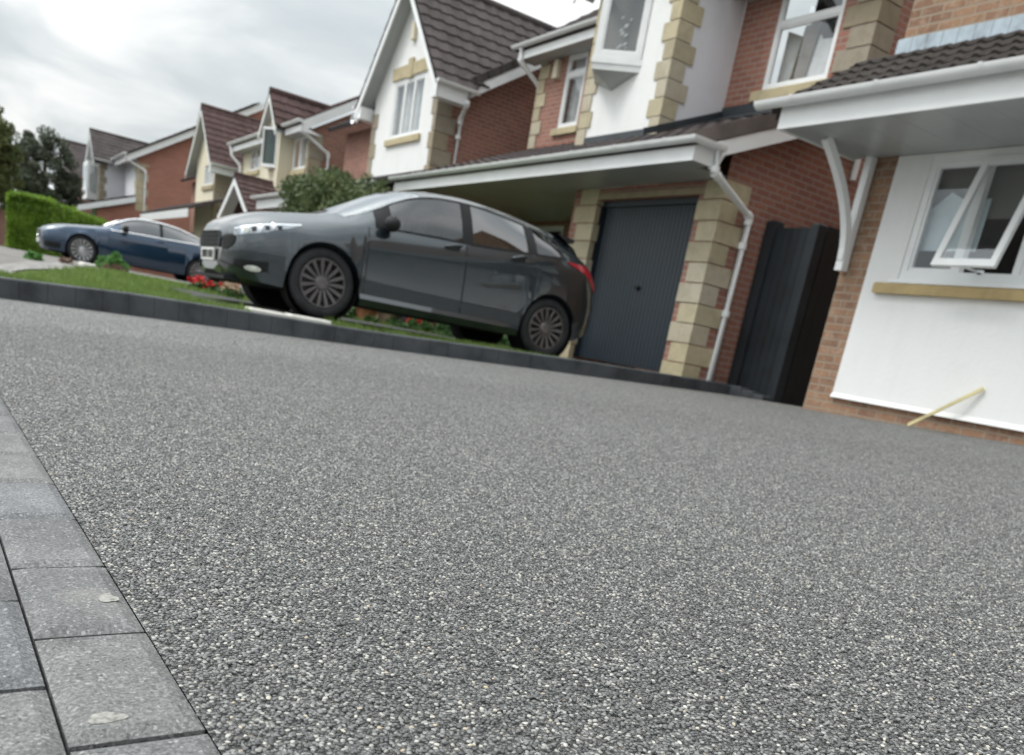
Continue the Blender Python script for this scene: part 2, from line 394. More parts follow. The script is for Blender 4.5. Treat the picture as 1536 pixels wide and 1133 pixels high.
# loose bird-lime marks and grit on the blocks
def blotch(a, b, r1, r2, mt, name, label, cat, z=.0036, h=.0003):
    q = MB(); pts = []; rr = random.Random(int(a * 1000))
    for j in range(40):
        w = j * math.tau / 40; k = 1 + .12 * math.sin(w * 3 + 1) + rr.uniform(-.05, .05)
        pts.append(pav_pt(a + math.cos(w) * r1 * k, b + math.sin(w) * r2 * k, z))
    q.prism(pts, (0, 0, h)); o = q.build(name, mt); tag(o, label, cat); return o
M['lime'] = plain('pale_splash', (.27, .267, .245), .85, .35, 160)
blotch(.028, .064, .009, .013, M['lime'], 'paint_splash', 'cream oval splash near the lower corner of the full block', 'splash')
blotch(.29, .02, .012, .009, M['lime'], 'paint_splash', 'pale round splash on the second full block by the gravel edge', 'splash')
# gravel stones standing in the resin close by
def ray_wedge(step=.12, r0=.35, r1=5.45, nx=46, ny=44, thm=72):
    q = MB()
    for i in range(nx):
        for j in range(ny):
            x = -.15 - i * step; y = -.1 + j * step
            cx, cy = x - step / 2, y + step / 2
            r_ = math.hypot(cx, cy)
            if r_ > r1 or r_ < r0: continue
            th = math.degrees(math.atan2(cy, -cx))
            if th > thm or x - step < -8.3 or y + step > 7.45: continue
            ys = [max(v_, edge_y(w_) - .0016) for v_, w_ in ((y, x), (y, x - step))]
            if y + step < edge_y(x - step) + .0012 or y + step < edge_y(x) + .0012: continue
            q.quad((x - step, ys[1], gz(x - step, ys[1])), (x, ys[0], gz(x, ys[0])), (x, y + step, gz(x, y + step)), (x - step, y + step, gz(x - step, y + step)))
    return q
gv = ray_wedge().build('gravel', M['resin']); tag(gv, kind='stuff')
ng = bpy.data.node_groups.new('gravel_scatter', 'GeometryNodeTree')
ng.interface.new_socket('Geometry', in_out='INPUT', socket_type='NodeSocketGeometry')
ng.interface.new_socket('Geometry', in_out='OUTPUT', socket_type='NodeSocketGeometry')
gi = ng.nodes.new('NodeGroupInput'); go = ng.nodes.new('NodeGroupOutput')
dp = ng.nodes.new('GeometryNodeDistributePointsOnFaces'); dp.distribute_method = 'POISSON'
dp.inputs['Distance Min'].default_value = .0029; dp.inputs['Density Max'].default_value = 110000; dp.inputs['Seed'].default_value = 4
pos = ng.nodes.new('GeometryNodeInputPosition'); ln = ng.nodes.new('ShaderNodeVectorMath'); ln.operation = 'LENGTH'
ng.links.new(pos.outputs[0], ln.inputs[0])
mr = ng.nodes.new('ShaderNodeMapRange'); mr.inputs[1].default_value = 1.7; mr.inputs[2].default_value = 5.4; mr.inputs[3].default_value = 1; mr.inputs[4].default_value = 0
ng.links.new(ln.outputs['Value'], mr.inputs[0]); ng.links.new(mr.outputs[0], dp.inputs['Density Factor'])
ico = ng.nodes.new('GeometryNodeMeshIcoSphere'); ico.inputs['Radius'].default_value = 1; ico.inputs['Subdivisions'].default_value = 2
ss = ng.nodes.new('GeometryNodeSetShadeSmooth'); sm = ng.nodes.new('GeometryNodeSetMaterial'); sm.inputs['Material'].default_value = M['pebble']
ng.links.new(ico.outputs[0], ss.inputs[0]); ng.links.new(ss.outputs[0], sm.inputs[0])
ip = ng.nodes.new('GeometryNodeInstanceOnPoints')
rr = ng.nodes.new('FunctionNodeRandomValue'); rr.data_type = 'FLOAT_VECTOR'; rr.inputs[0].default_value = (-.22, -.22, 0); rr.inputs[1].default_value = (.22, .22, 6.28)
rs = ng.nodes.new('FunctionNodeRandomValue'); rs.data_type = 'FLOAT_VECTOR'; rs.inputs[0].default_value = (.0014, .0012, .0008); rs.inputs[1].default_value = (.0029, .0023, .0015); rs.inputs['Seed'].default_value = 9
ng.links.new(gi.outputs[0], dp.inputs[0]); ng.links.new(dp.outputs[0], ip.inputs['Points']); ng.links.new(sm.outputs[0], ip.inputs['Instance'])
ng.links.new(rr.outputs[0], ip.inputs['Rotation']); ng.links.new(rs.outputs[0], ip.inputs['Scale']); ng.links.new(ip.outputs[0], go.inputs[0])
md = gv.modifiers.new('scatter', 'NODES'); md.node_group = ng

gf = ray_wedge(.2, 3.0, 10.8, 41, 37, 80).build('gravel', M['resin']); tag(gf, kind='stuff')
n2 = ng.copy(); n2.name = 'gravel_scatter_sparse'
for nd in list(n2.nodes):
    if nd.bl_idname == 'GeometryNodeDistributePointsOnFaces':
        for l_ in [l for l in n2.links if l.to_node == nd and l.to_socket.name == 'Density Factor']: n2.links.remove(l_)
        nd.distribute_method = 'RANDOM'; d2 = nd
    if nd.bl_idname == 'ShaderNodeMapRange':
        nd.inputs[1].default_value = 3.; nd.inputs[2].default_value = 9.5; nd.inputs[3].default_value = 8000; nd.inputs[4].default_value = 1200; m2 = nd
n2.links.new(m2.outputs[0], d2.inputs['Density'])
gf.modifiers.new('scatter', 'NODES').node_group = n2

# kerb between the two properties
def kerb_top(y): return float(np.interp(y, [-3, .27, 1.24, 2.3, 3.2, 4.4, 5.9, 7.8, 9], [-.26, -.235, -.18, -.158, -.148, -.107, -.055, -.018, -.018]))
kb = MB(); ky = -3.0
while ky < 8.28:
    y1 = min(ky + .2, 8.3); a = ky + .003
    zt0, zt1 = kerb_top(a), kerb_top(y1)
    o = pr.uniform(-.003, .003)
    x0, x1 = -8.47, -8.33
    v = [(x1 + o, a, -.9), (x1 + o, y1, -.9), (x0, y1, -.9), (x0, a, -.9), (x1 + o, a, zt0 - .012), (x1 + o, y1, zt1 - .012), (x0, y1, zt1 - .012), (x0, a, zt0 - .012),
         (x1 - .012 + o, a, zt0), (x1 - .012 + o, y1, zt1), (x0 + .012, y1, zt1), (x0 + .012, a, zt0)]
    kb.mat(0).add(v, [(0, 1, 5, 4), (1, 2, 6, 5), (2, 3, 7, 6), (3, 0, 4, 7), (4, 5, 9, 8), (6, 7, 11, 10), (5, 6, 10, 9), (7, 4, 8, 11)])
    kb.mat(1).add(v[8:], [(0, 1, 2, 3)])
    ky = y1
kx = -8.33
while kx < -7.76:
    x1 = min(kx + .2, -7.75); kb.mat(0).bbox(kx + .003, x1, 8.17, 8.31, -.9, -.018 - (kx + 8.33) * .12, .012); kx = x1
tag(kb.build('kerb', [M['kerb'], M['kerb_top']]), kind='structure')

# neighbour's ground: lawn, drive, bed
def lz(x, y):
    edge = kerb_top(y) - .02 if y < 5.0 else -.115
    t = min(1, max(0, (-8.47 - x) / 5.)); t = t * t * (3 - 2 * t)
    zi = -.09 if x > -16 else (-.09 + .05 * min(1, (-16 - x) / 8))
    b = edge * (1 - t) + zi * t
    if 2.2 < y and x < -8.72: b = max(b, -.125)
    return min(b, -.045) if x > -24 else b
def sheet(name, mt, xs, ys, dz=0):
    s = MB(); n = len(ys)
    for x in xs:
        for y in ys: s.v.append((x, y, lz(x, y) + dz))
    for i in range(len(xs) - 1):
        for j in range(n - 1): s.f.append((i * n + j, i * n + j + 1, (i + 1) * n + j + 1, (i + 1) * n + j)); s.mi.append(0)
    o = s.build(name, mt, smooth=True); return tag(o, kind='structure')
sheet('lawn', M['soil'], [-8.47 - .0 - k * .25 for k in range(40)] + [-18.6, -20, -23, -26, -30, -40, -60, -120, -400], list(np.arange(-3, 12, .3)) + [20, 60, 300])
def dedge(x): return .2 + (-9.9 - x) * .25 if x > -18.5 else 7.0
q = MB(); dxs = [-9.9 - k * .6 for k in range(15)] + [-18.6, -20, -23, -26, -30, -36, -46]; nd_ = 14
for x in dxs:
    for j in range(nd_): y = -2.8 + (dedge(x) + 2.8) * j / (nd_ - 1); q.v.append((x, y, lz(x, y) + .008))
for i in range(len(dxs) - 1):
    for j in range(nd_ - 1): q.f.append((i * nd_ + j, i * nd_ + j + 1, (i + 1) * nd_ + j + 1, (i + 1) * nd_ + j)); q.mi.append(0)
tag(q.build('neighbour_drive', M['tarmac'], smooth=True), kind='structure')
q = MB(); gx = [-9.5 - k * .5 for k in range(19)]
for x in gx:
    for j in range(4): y = dedge(x) - .02 + (.34 + .1 * math.sin(x * 2)) * j / 3; q.v.append((x, y, lz(x, y) + .012))
for i in range(len(gx) - 1):
    for j in range(3): q.f.append((i * 4 + j, i * 4 + j + 1, (i + 1) * 4 + j + 1, (i + 1) * 4 + j)); q.mi.append(0)
tag(q.build('gravel_bed', M['gravelbed'], smooth=True), kind='structure')
sheet('hardstanding', M['hard'], [-8.78, -9.4, -10.2, -11.0, -11.75], [2.05, 2.6, 3.2, 4, 5, 6, 7, 7.8], .008)
# grass
def blades(name, label, n, xr, yr, h, keep):
    vs = []; fs = []
    for i in range(n):
        x = -8.48 - (abs(rng.random()) ** 1.8) * (xr[1]); y = rng.uniform(*yr)
        if not keep(x, y): continue
        z = lz(x, y); a = rng.uniform(0, 6.28); hh = h * rng.uniform(.5, 1.3); w = .006
        lx, ly = rng.normal(0, .4) * hh, rng.normal(0, .4) * hh
        b = len(vs); vs += [(x - math.cos(a) * w, y - math.sin(a) * w, z - .01), (x + math.cos(a) * w, y + math.sin(a) * w, z - .01), (x + lx, y + ly, z + hh)]
        fs.append((b, b + 1, b + 2))
    me = bpy.data.meshes.new(name); me.from_pydata(vs, [], fs); me.materials.append(M['blade'])
    o = bpy.data.objects.new(name, me); COL.objects.link(o); return tag(o, kind='stuff')
blades('grass', '', 60000, (0, 8.), (-1.2, 7.2), .055, lambda x, y: not (x > -8.78 and 2.25 < y < 3.03) and not (-11.75 < x < -8.78 and y > 2.05) and not (x < -9.3 and y < dedge(x) + .36) and not (x > -8.8 and y > 6.1))

# ------------------------------------------------------------------ building kit
def wall_grid(mb, o, u, nvec, w, h, holes=(), depth=.12):
    """wall face in the plane (o,u,z) with outward normal nvec; holes (a0,a1,z0,z1) get reveals"""
    o, u, nv = Vector(o), Vector(u), Vector(nvec)
    A = sorted({0, w} | {x for hh in holes for x in hh[:2]}); Z = sorted({0, h} | {x for hh in holes for x in hh[2:]})
    P = lambda a, z, d=0: o + u * a + Vector((0, 0, z)) - nv * d
    for i in range(len(A) - 1):
        for j in range(len(Z) - 1):
            ca, cz = (A[i] + A[i + 1]) / 2, (Z[j] + Z[j + 1]) / 2
            if any(q[0] < ca < q[1] and q[2] < cz < q[3] for q in holes): continue
            mb.quad(P(A[i], Z[j]), P(A[i + 1], Z[j]), P(A[i + 1], Z[j + 1]), P(A[i], Z[j + 1]))
    for a0, a1, z0, z1 in holes:
        mb.quad(P(a0, z0), P(a0, z1), P(a0, z1, depth), P(a0, z0, depth)); mb.quad(P(a1, z1), P(a1, z0), P(a1, z0, depth), P(a1, z1, depth))
        mb.quad(P(a0, z1), P(a1, z1), P(a1, z1, depth), P(a0, z1, depth)); mb.quad(P(a1, z0), P(a0, z0), P(a0, z0, depth), P(a1, z0, depth))

def window(parent, o, u, nv, w, h, cols=1, transom=None, glassm='glass', back='curtain', fw=.06, skip=(), room=.35, upvc='upvc'):
    """frame (with panes and a curtain as sub-parts) filling a hole whose lower corner is o; nv = outward"""
    o, u, nv = Vector(o), Vector(u), Vector(nv); zz = Vector((0, 0, 1))
    f = MB(); base = o - nv * .07
    def bar(a0, a1, z0, z1, d0=0, d1=.06): f.obox(base + u * a0 + zz * z0 + nv * d0, u * (a1 - a0), zz * (z1 - z0), nv * (d1 - d0))
    bar(0, fw, 0, h); bar(w - fw, w, 0, h); bar(fw, w - fw, 0, fw); bar(fw, w - fw, h - fw, h)
    cw = (w - fw) / cols; zs = [(fw, h - fw)]
    if transom: zs = [(fw, transom), (transom + fw, h - fw)]; bar(fw, w - fw, transom, transom + fw)
    for c in range(1, cols): 
        for z0, z1 in zs: bar(c * cw, c * cw + fw, z0, z1)
    fr = f.build('window', M[upvc], parent)
    for c in range(cols):
        for q, (z0, z1) in enumerate(zs):
            if (c, q) in skip: continue
            a0, a1 = c * cw + fw, (c + 1) * cw
            g_ = MB(); g_.mat(0)
            # sash beads
            b = .025
            for (x0, x1, y0, y1) in ((a0, a1, z0, z0 + b), (a0, a1, z1 - b, z1), (a0, a0 + b, z0 + b, z1 - b), (a1 - b, a1, z0 + b, z1 - b)):
                g_.obox(base + u * x0 + zz * y0 + nv * .01, u * (x1 - x0), zz * (y1 - y0), nv * .04)
            g_.mat(1).quad(*[base + nv * .03 + u * x + zz * z for x, z in ((a0 + b, z0 + b), (a1 - b, z0 + b), (a1 - b, z1 - b), (a0 + b, z1 - b))])
            g_.build('pane', [M[upvc], M[glassm]], fr)
    if back:
        cb = MB(); nn = 40
        for i in range(nn):
            a0, a1 = w * i / nn, w * (i + 1) / nn
            d0, d1 = .17 + .02 * math.sin(i * 1.9), .17 + .02 * math.sin((i + 1) * 1.9)
            cb.quad(o - nv * d0 + u * a0, o - nv * d1 + u * a1, o - nv * d1 + u * a1 + zz * h, o - nv * d0 + u * a0 + zz * h)
        cb.build('curtain', M[back], fr)
    return fr

def quoins(parent, x, y, z0, z1, mt, sx=-1, hf=.235, front=(.42, .30), side=(.22, .32), gap=.014, both=True, sy=1):
    """alternating corner blocks; front face at y (normal -Y), side face at x"""
    q = MB(); z = z0; k = 0; pj = .022
    while z < z1 - .03:
        zt = min(z + hf - gap, z1); a = front[k % 2]; b = side[k % 2] if both else .05
        xs = sorted((x - sx * pj, x + sx * a)); 
        q.bbox(xs[0], xs[1], y - pj, y + b, z, zt, .004)
        z += hf; k += 1
    return q.build('quoin_column', mt, parent)

def tiles(parent, name, p0, u, v, ul, vl, mt, course=.3, prof=.016, nstep=.05, thick=.06, back=True, pitch_u=.3, ulf=None):
    """roof slope of overlapping profiled tiles; p0 eave corner, u along the eave, v up the slope (unit)"""
    p0, u, v = Vector(p0), Vector(u).normalized(), Vector(v).normalized(); nn = u.cross(v).normalized()
    if nn.z < 0: nn = -nn
    t = MB(); nu = max(2, int(ul / nstep)); nc = int(math.ceil(vl / course))
    def pf(a):
        c = (a % pitch_u) / pitch_u
        return prof * (max(0, math.cos((c - .5) * 2 * math.pi * 1.0)) ** .7 if True else 0)
    for c in range(nc):
        v0, v1 = c * course, min((c + 1) * course, vl); b = len(t.v); jj = pr.uniform(-.003, .003)
        uc = ulf((v0 + v1) / 2) if ulf else ul; nu = max(2, int(uc / nstep))
        for i in range(nu + 1):
            a = uc * i / nu; h = pf(a)
            P = p0 + u * a
            t.v.append(tuple(P + v * v0 + nn * 0)); t.v.append(tuple(P + v * v0 + nn * (.03 + h + jj))); t.v.append(tuple(P + v * v1 + nn * (.004 + h)))
        for i in range(nu):
            k = b + i * 3
            t.f += [(k, k + 3, k + 4, k + 1), (k + 1, k + 4, k + 5, k + 2)]; t.mi += [0, 0]
    # underside slab
    if back and ulf: t.prism([p0 - nn * thick, p0 - nn * thick + u * ulf(0), p0 - nn * thick + u * ulf(vl) + v * vl, p0 - nn * thick + v * vl], nn * (thick - .002))
    elif back: t.obox(p0 - nn * thick, u * ul, v * vl, nn * (thick - .002))
    return t.build(name, mt, parent)

def gutter(parent, path, r=.058, mt=None, name='gutter'):
    g_ = MB(); pts = [Vector(p) for p in path]; n = 9; vs = []
    for i, p_ in enumerate(pts):
        if i == 0: t = pts[1] - p_
        elif i == len(pts) - 1: t = p_ - pts[i - 1]
        else: t = (pts[i + 1] - p_).normalized() + (p_ - pts[i - 1]).normalized()
        t.normalize(); a = Vector((t.y, -t.x, 0)).normalized()
        k = 1.0
        if 0 < i < len(pts) - 1: k = 1 / max(.5, abs((pts[i + 1] - p_).normalized().dot(t)))
        for rr_, seq in ((r, range(n)), (r - .008, range(n - 1, -1, -1))):
            for j in seq:
                w = math.pi * j / (n - 1)
                vs.append(p_ + a * (-math.cos(w)) * rr_ * k - Vector((0, 0, 1)) * math.sin(w) * rr_)
    m = 2 * n; fs = []
    for i in range(len(pts) - 1):
        for j in range(m): fs.append((i * m + j, i * m + (j + 1) % m, (i + 1) * m + (j + 1) % m, (i + 1) * m + j))
    for i in (0, len(pts) - 1): fs.append(tuple(i * m + j for j in range(n)))
    g_.add(vs, fs)
    L0 = 0
    for i in range(len(pts) - 1):   # brackets
        seg = pts[i + 1] - pts[i]; ll = seg.length; k = int(ll / .9)
        for q in range(k):
            c = pts[i] + seg * ((q + .5) / k); t = seg.normalized(); a = Vector((t.y, -t.x, 0))
            vs2 = []
            for j in range(n):
                w = math.pi * j / (n - 1)
                for s_ in (-.018, .018): vs2.append(c + t * s_ + a * (-math.cos(w)) * (r + .007) - Vector((0, 0, 1)) * (math.sin(w) * (r + .007) - .006))
            g_.add(vs2, [(2 * j, 2 * j + 1, 2 * j + 3, 2 * j + 2) for j in range(n - 1)])
    return g_.build(name, mt or M['upvc'], parent, smooth=True, angle=40)
def downpipe(parent, pts, r=.046, mt=None):
    d_ = MB(); P = [Vector(p) for p in pts]
    d_.tube(P, r, 12)
    for i, p_ in enumerate(P[1:-1]):
        t = (P[i + 2] - P[i + 1]).normalized(); d_.tube([p_ - t * .0, p_ + t * .09], r + .006, 12)
        t = (P[i] - P[i + 1]).normalized(); d_.tube([p_ - t * .0, p_ + t * .06], r + .006, 12)
    a, b = P[-2], P[-1]
    for k in (.15, .55): c = a.lerp(b, k); t = (b - a).normalized(); d_.tube([c, c + t * .07], r + .007, 12)
    return d_.build('downpipe', mt or M['upvc'], parent, smooth=True, angle=40)
def alarm(parent, x, y, z):
    a = MB(); a.prism([(x - .09, y, z), (x + .09, y, z), (x + .06, y, z + .3), (x - .06, y, z + .3)], (0, -.08, 0))
    return a.build('alarm_box', M['cream'], parent)
def sill(parent, x0, x1, y, z0, z1, mt=None, pj=.06):
    s = MB(); s.bbox(x0, x1, y - pj, y + .05, z0, z1, .012); return s.build('sill', mt or M['sill_pale'], parent)
def gable_roof(parent, xc, half, ye, y1, ze, rise, mt, ov=.0, rake=True, rake_m='upvc', prof=.016, nstep=.05, pitch_u=.3, valley=None):
    """front gable with ridge along Y: two tiled slopes, bargeboards at the front"""
    pit = math.atan2(rise, half); c, s = math.cos(pit), math.sin(pit); sl = math.hypot(rise, half)
    uf = (lambda d: max(.3, min(y1 - ye, valley[0] + (ze + d * s - valley[1]) / valley[2] - ye + .12))) if valley else None
    tiles(parent, 'roof_slope', (xc + half, ye, ze), (0, 1, 0), (-c, 0, s), y1 - ye, sl, mt, prof=prof, nstep=nstep, pitch_u=pitch_u, ulf=uf)
    tiles(parent, 'roof_slope', (xc - half, ye, ze), (0, 1, 0), (c, 0, s), y1 - ye, sl, mt, prof=prof, nstep=nstep, pitch_u=pitch_u, ulf=uf)
    rd = MB(); k = ye
    while k < y1 - .02:
        e = min(k + .42, y1); rd.tube([(xc, k, ze + rise + .0), (xc, e - .01, ze + rise + .0)], .085, 10); k = e
    rd.build('ridge', mt, parent)
    if rake:
        b = MB(); t = .2
        for sg in (1, -1):
            a0 = Vector((xc + sg * half, ye, ze - .03)); a1 = Vector((xc, ye, ze + rise - .03))
            b.prism([a0, a1, a1 - Vector((0, 0, t * 1.15)), a0 - Vector((0, 0, t * 1.15)), ], (0, .03, 0))
        b.build('bargeboard', M[rake_m], parent)
        s_ = MB()
        for sg in (1, -1):   # rake soffit
            a0 = Vector((xc + sg * (half - .02), ye + .03, ze - .16)); a1 = Vector((xc, ye + .03, ze + rise - .16 + .02))
            s_.quad(a0, a1, a1 + Vector((0, .32, 0)), a0 + Vector((0, .32, 0)))
        s_.build('soffit', M['soffit'], parent)

# ================================================================== house with the garage (behind the grey car)
H2 = thing('brick_house', 'red brick and white rendered house with dark blue garage door beside the black gate', 'house')
XR = -8.62; YB = 9.35; YG = 7.6; YF = 8.27
w = MB()
wall_grid(w, (-11.75, YG, -.25), (1, 0, 0), (0, -1, 0), 11.75 + XR, 2.47, [(.58, 2.71, .0, 2.32)], .22)      # garage front
w.quad((-11.75, YG, -.25), (-11.75, YB, -.25), (-11.75, YB, 2.22), (-11.75, YG, 2.22))
# side wall: garage part follows the roof slope, then the two-storey part
w.poly([(XR, YG, -.25), (XR, 16, -.25), (XR, 16, 5.2), (XR, YB, 5.2), (XR, YB, 3.5), (XR, YG, 2.7)])
wall_grid(w, (-11.03, YB, 2.2), (1, 0, 0), (0, -1, 0), 11.03 + XR, 3.0, [(.70, 1.84, 1.62, 2.86)], .1)       # upper brick with the large window
wall_grid(w, (-16.4, YB, -.25), (1, 0, 0), (0, -1, 0), 3.4, 5.4, [(.9, 1.55, 4.06, 5.25), (.55, 1.75, 1.2, 2.4)], .1)   # upper and porch wall
w.quad((-13.0, YB, -.25), (-11.75, YB, -.25), (-11.75, YB, 2.5), (-13.0, YB, 2.5))
w.quad((-16.4, YB, -.25), (-16.4, 16, -.25), (-16.4, 16, 5.2), (-16.4, YB, 5.2))
w.build('wall', M['brick_red'], H2)
r_ = MB()
XG0, XG1 = -13.03, -11.03
r_.mat(0); wall_grid(r_, (XG0, YF, 2.5), (1, 0, 0), (0, -1, 0), XG1 - XG0, 3.0)
r_.poly([(XG0, YF, 5.5), (XG1, YF, 5.5), ((XG0 + XG1) / 2, YF, 6.6)])
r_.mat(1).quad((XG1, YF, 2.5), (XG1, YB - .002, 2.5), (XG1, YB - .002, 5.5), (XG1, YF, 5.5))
r_.mat(0).quad((XG0, YB - .002, 2.5), (XG0, YF, 2.5), (XG0, YF, 5.5), (XG0, YB - .002, 5.5))
r_.build('rendered_gable', [M['render'], M['render_cool']], H2)
gable_roof(H2, (XG0 + XG1) / 2, 1.35, YF - .3, 11.4, 5.25, 1.45, M['roof'], valley=(8.93, 5.16, .70))
quoins(H2, XG1, YF, 2.6, 5.4, M['stone'], -1, front=(.20, .30), side=(.36, .25))
quoins(H2, XG0, YF, 2.6, 5.4, M['stone'], 1, front=(.22, .30), side=(.2, .2))
quoins(H2, XR, YB, 2.9, 5.1, M['stone_dull'], -1, front=(.50, .36), side=(.34, .34), hf=.245)
quoins(H2, XR, YG, -.1, 2.22, M['stone'], -1, front=(.40, .31), side=(.26, .40), hf=.235)
quoins(H2, -11.16, YG, -.1, 2.22, M['stone'], -1, front=(.50, .40), side=(.06, .13), hf=.235)
quoins(H2, -16.4, YB, 2.6, 5.0, M['stone'], 1, front=(.22, .33), side=(.2, .2))
lin = MB(); lin.box(-11.28, -8.9, YG - .012, YG + .1, 2.075, 2.15); lin.build('lintel', M['stone_dull'], H2)
# garage door: ribbed panel
gd = MB(); x0, x1, yd = -11.17, -9.04, YG + .15
gd.box(x0, x0 + .05, yd - .06, yd + .04, -.03, 2.07); gd.box(x1 - .05, x1, yd - .06, yd + .04, -.03, 2.07); gd.box(x0 + .05, x1 - .05, yd - .06, yd + .04, 2.0, 2.07)
nr = 26; wr_ = (x1 - x0 - .1) / nr
for i in range(nr):
    a = x0 + .05 + i * wr_
    gd.add([(a, yd, -.025), (a + wr_ * .2, yd - .014, -.025), (a + wr_ * .8, yd - .014, -.025), (a + wr_, yd, -.025), (a, yd, 2.0), (a + wr_ * .2, yd - .014, 2.0), (a + wr_ * .8, yd - .014, 2.0), (a + wr_, yd, 2.0)],
           [(0, 1, 5, 4), (1, 2, 6, 5), (2, 3, 7, 6)])
gdo = gd.build('garage_door', M['garage'], H2)
hd = MB(); hd.lathe((-10.02, yd - .014, .98), (0, -1, 0), [(0, .035), (.012, .035), (.014, .02), (.05, .014), (.05, .0)], 14); hd.box(-10.06, -9.98, yd - .06, yd - .045, .965, .995)
hd.build('handle', M['black'], gdo)
# canopy / lean-to roof
t47 = math.atan(.425); ct, st = math.cos(t47), math.sin(t47)
tiles(H2, 'canopy_roof', (-16.7, 6.80, 2.42), (1, 0, 0), (0, ct, st), 8.30, 2.52 / ct, M['roof'])
vt = MB()   # verge tiles
for k in range(9):
    a = .30 * k + .02; q = Vector((-8.42, 6.80 + ct * a, 2.40 + st * a - .045))
    vt.obox(q, (.055, 0, 0), (0, ct * .305, st * .305 - .012), (0, -st * .15, ct * .15))
vt.build('verge', M['verge'], H2)
bb = MB(); pa = Vector((-8.405, 7.12, 2.245)); ln_ = 2.4
bb.prism([(-8.405, 7.10, 2.20), (-8.405, 7.20, 2.20), (-8.405, 7.28, 2.375), (-8.405, 9.34, 3.25), (-8.405, 9.34, 3.42), (-8.405, 7.10, 2.465)], (.025, 0, 0)); bb.build('bargeboard', M['upvc'], H2)
fs_ = MB(); fs_.box(-16.65, -8.375, 6.83, 6.855, 2.22, 2.40); fs_.box(-8.40, -8.375, 6.855, 7.12, 2.22, 2.40); fs_.prism([(-16.69, 6.83, 2.22), (-16.69, 9.34, 2.22), (-16.69, 9.34, 3.40), (-16.69, 6.83, 2.37)], (.03, 0, 0)); fs_.build('fascia', M['upvc'], H2)
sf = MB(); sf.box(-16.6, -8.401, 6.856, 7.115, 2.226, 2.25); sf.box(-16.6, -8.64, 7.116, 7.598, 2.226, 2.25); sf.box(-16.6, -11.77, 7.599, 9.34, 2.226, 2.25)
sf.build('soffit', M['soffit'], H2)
gutter(H2, [(-16.72, 6.76, 2.435), (-8.315, 6.76, 2.435), (-8.315, 7.20, 2.435)])
downpipe(H2, [(-8.33, 7.14, 2.40), (-8.34, 7.15, 2.17), (-8.55, 8.02, 1.90), (-8.56, 8.02, -.05)])
fl = MB(); fl.box(-11.02, XR + .02, YB - .02, YB + .01, 3.54, 3.685); fl.obox((-11.02, YB - .30, 3.425), (2.45, 0, 0), (0, .28, .12), (0, 0, .012)); fl.obox((-11.0, 8.0, 2.985), (.03, 0, 0), (0, 1.3, .553), (0, 0, .09)); fl.box(-13.05, -11.01, YF - .02, YF + .01, 3.06, 3.16); fl.build('flashing', M['lead_dark'], H2)
# windows
window(H2, (-11.03 + .70, YB, 3.82), (1, 0, 0), (0, -1, 0), 1.14, 1.24, 1, .76, back=None, fw=.055)
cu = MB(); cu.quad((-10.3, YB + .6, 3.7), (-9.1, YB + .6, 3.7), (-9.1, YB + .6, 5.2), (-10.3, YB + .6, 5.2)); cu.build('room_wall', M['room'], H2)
cu = MB()
for i in range(14):
    a0, a1 = -10.02 + i * .018, -10.02 + (i + 1) * .018
    cu.quad((a0, YB + .16 + .03 * (i % 2), 3.83), (a1, YB + .16 + .03 * ((i + 1) % 2), 3.83), (a1 + .08, YB + .16 + .03 * ((i + 1) % 2), 4.6), (a0 + .08, YB + .16 + .03 * (i % 2), 4.6))
cu.build('curtain', M['curtain_beige'], H2)
cu = MB(); cu.prism([(-9.78, YB + .2, 3.83), (-9.2, YB + .2, 3.83), (-9.2, YB + .2, 4.5), (-9.35, YB + .2, 4.5), (-9.35, YB + .2, 4.38), (-9.62, YB + .2, 4.40), (-9.68, YB + .2, 4.47)], (0, .01, 0)); cu.build('curtain', M['curtain'], H2)
cu = MB(); cu.prism([(-10.3, YB + .22, 3.83), (-10.08, YB + .22, 3.83), (-10.02, YB + .22, 4.5), (-10.3, YB + .22, 4.6)], (0, .01, 0)); cu.build('curtain', M['curtain'], H2)
sill(H2, -10.46, -9.1, YB, 3.69, 3.815)
window(H2, (-15.5, YB, 3.81), (1, 0, 0), (0, -1, 0), .65, 1.19, 1, .84, fw=.055); sill(H2, -15.6, -14.75, YB, 3.69, 3.80)
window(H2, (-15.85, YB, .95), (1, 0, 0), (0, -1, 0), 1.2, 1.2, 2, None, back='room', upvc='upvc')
dr = MB(); dr.box(-14.4, -13.4, YB - .03, YB + .02, -.05, 2.1); dro = dr.build('front_door', M['door_dark'], H2)
dh = MB(); dh.box(-13.52, -13.49, YB - .08, YB - .031, .95, 1.1); dh.build('handle', M['chrome'], dro)
# triangular oriel window on the white gable
ori = MB(); A_ = Vector((-12.28, 7.84, 0)); Rr_ = Vector((-11.74, YF, 0)); Ll_ = Vector((-12.82, YF, 0)); OZ = .10
def tri(mb, zA, zB, gA, gB):
    a = [A_ + Vector((0, -gA, zA)), Rr_ + Vector((gA, 0, zA)), Ll_ + Vector((-gA, 0, zA))]; b = [A_ + Vector((0, -gB, zB)), Rr_ + Vector((gB, 0, zB)), Ll_ + Vector((-gB, 0, zB))]
    mb.add(a + b, [(0, 2, 1), (3, 4, 5), (0, 1, 4, 3), (2, 0, 3, 5)])
tri(ori, 4.000, 4.075, .05, .05); tri(ori, 3.920, 4.000, .02, .03)
ou = MB(); ou.add([A_ + Vector((0, -.0, 3.920)), Rr_ + Vector((.0, 0, 3.920)), Ll_ + Vector((0, 0, 3.920)), (-12.35, YF, 3.760)], [(0, 1, 3), (2, 0, 3)]); ou.build('oriel_underside', M['soffit'], H2)
oro = ori.build('oriel_base', M['upvc'], H2)
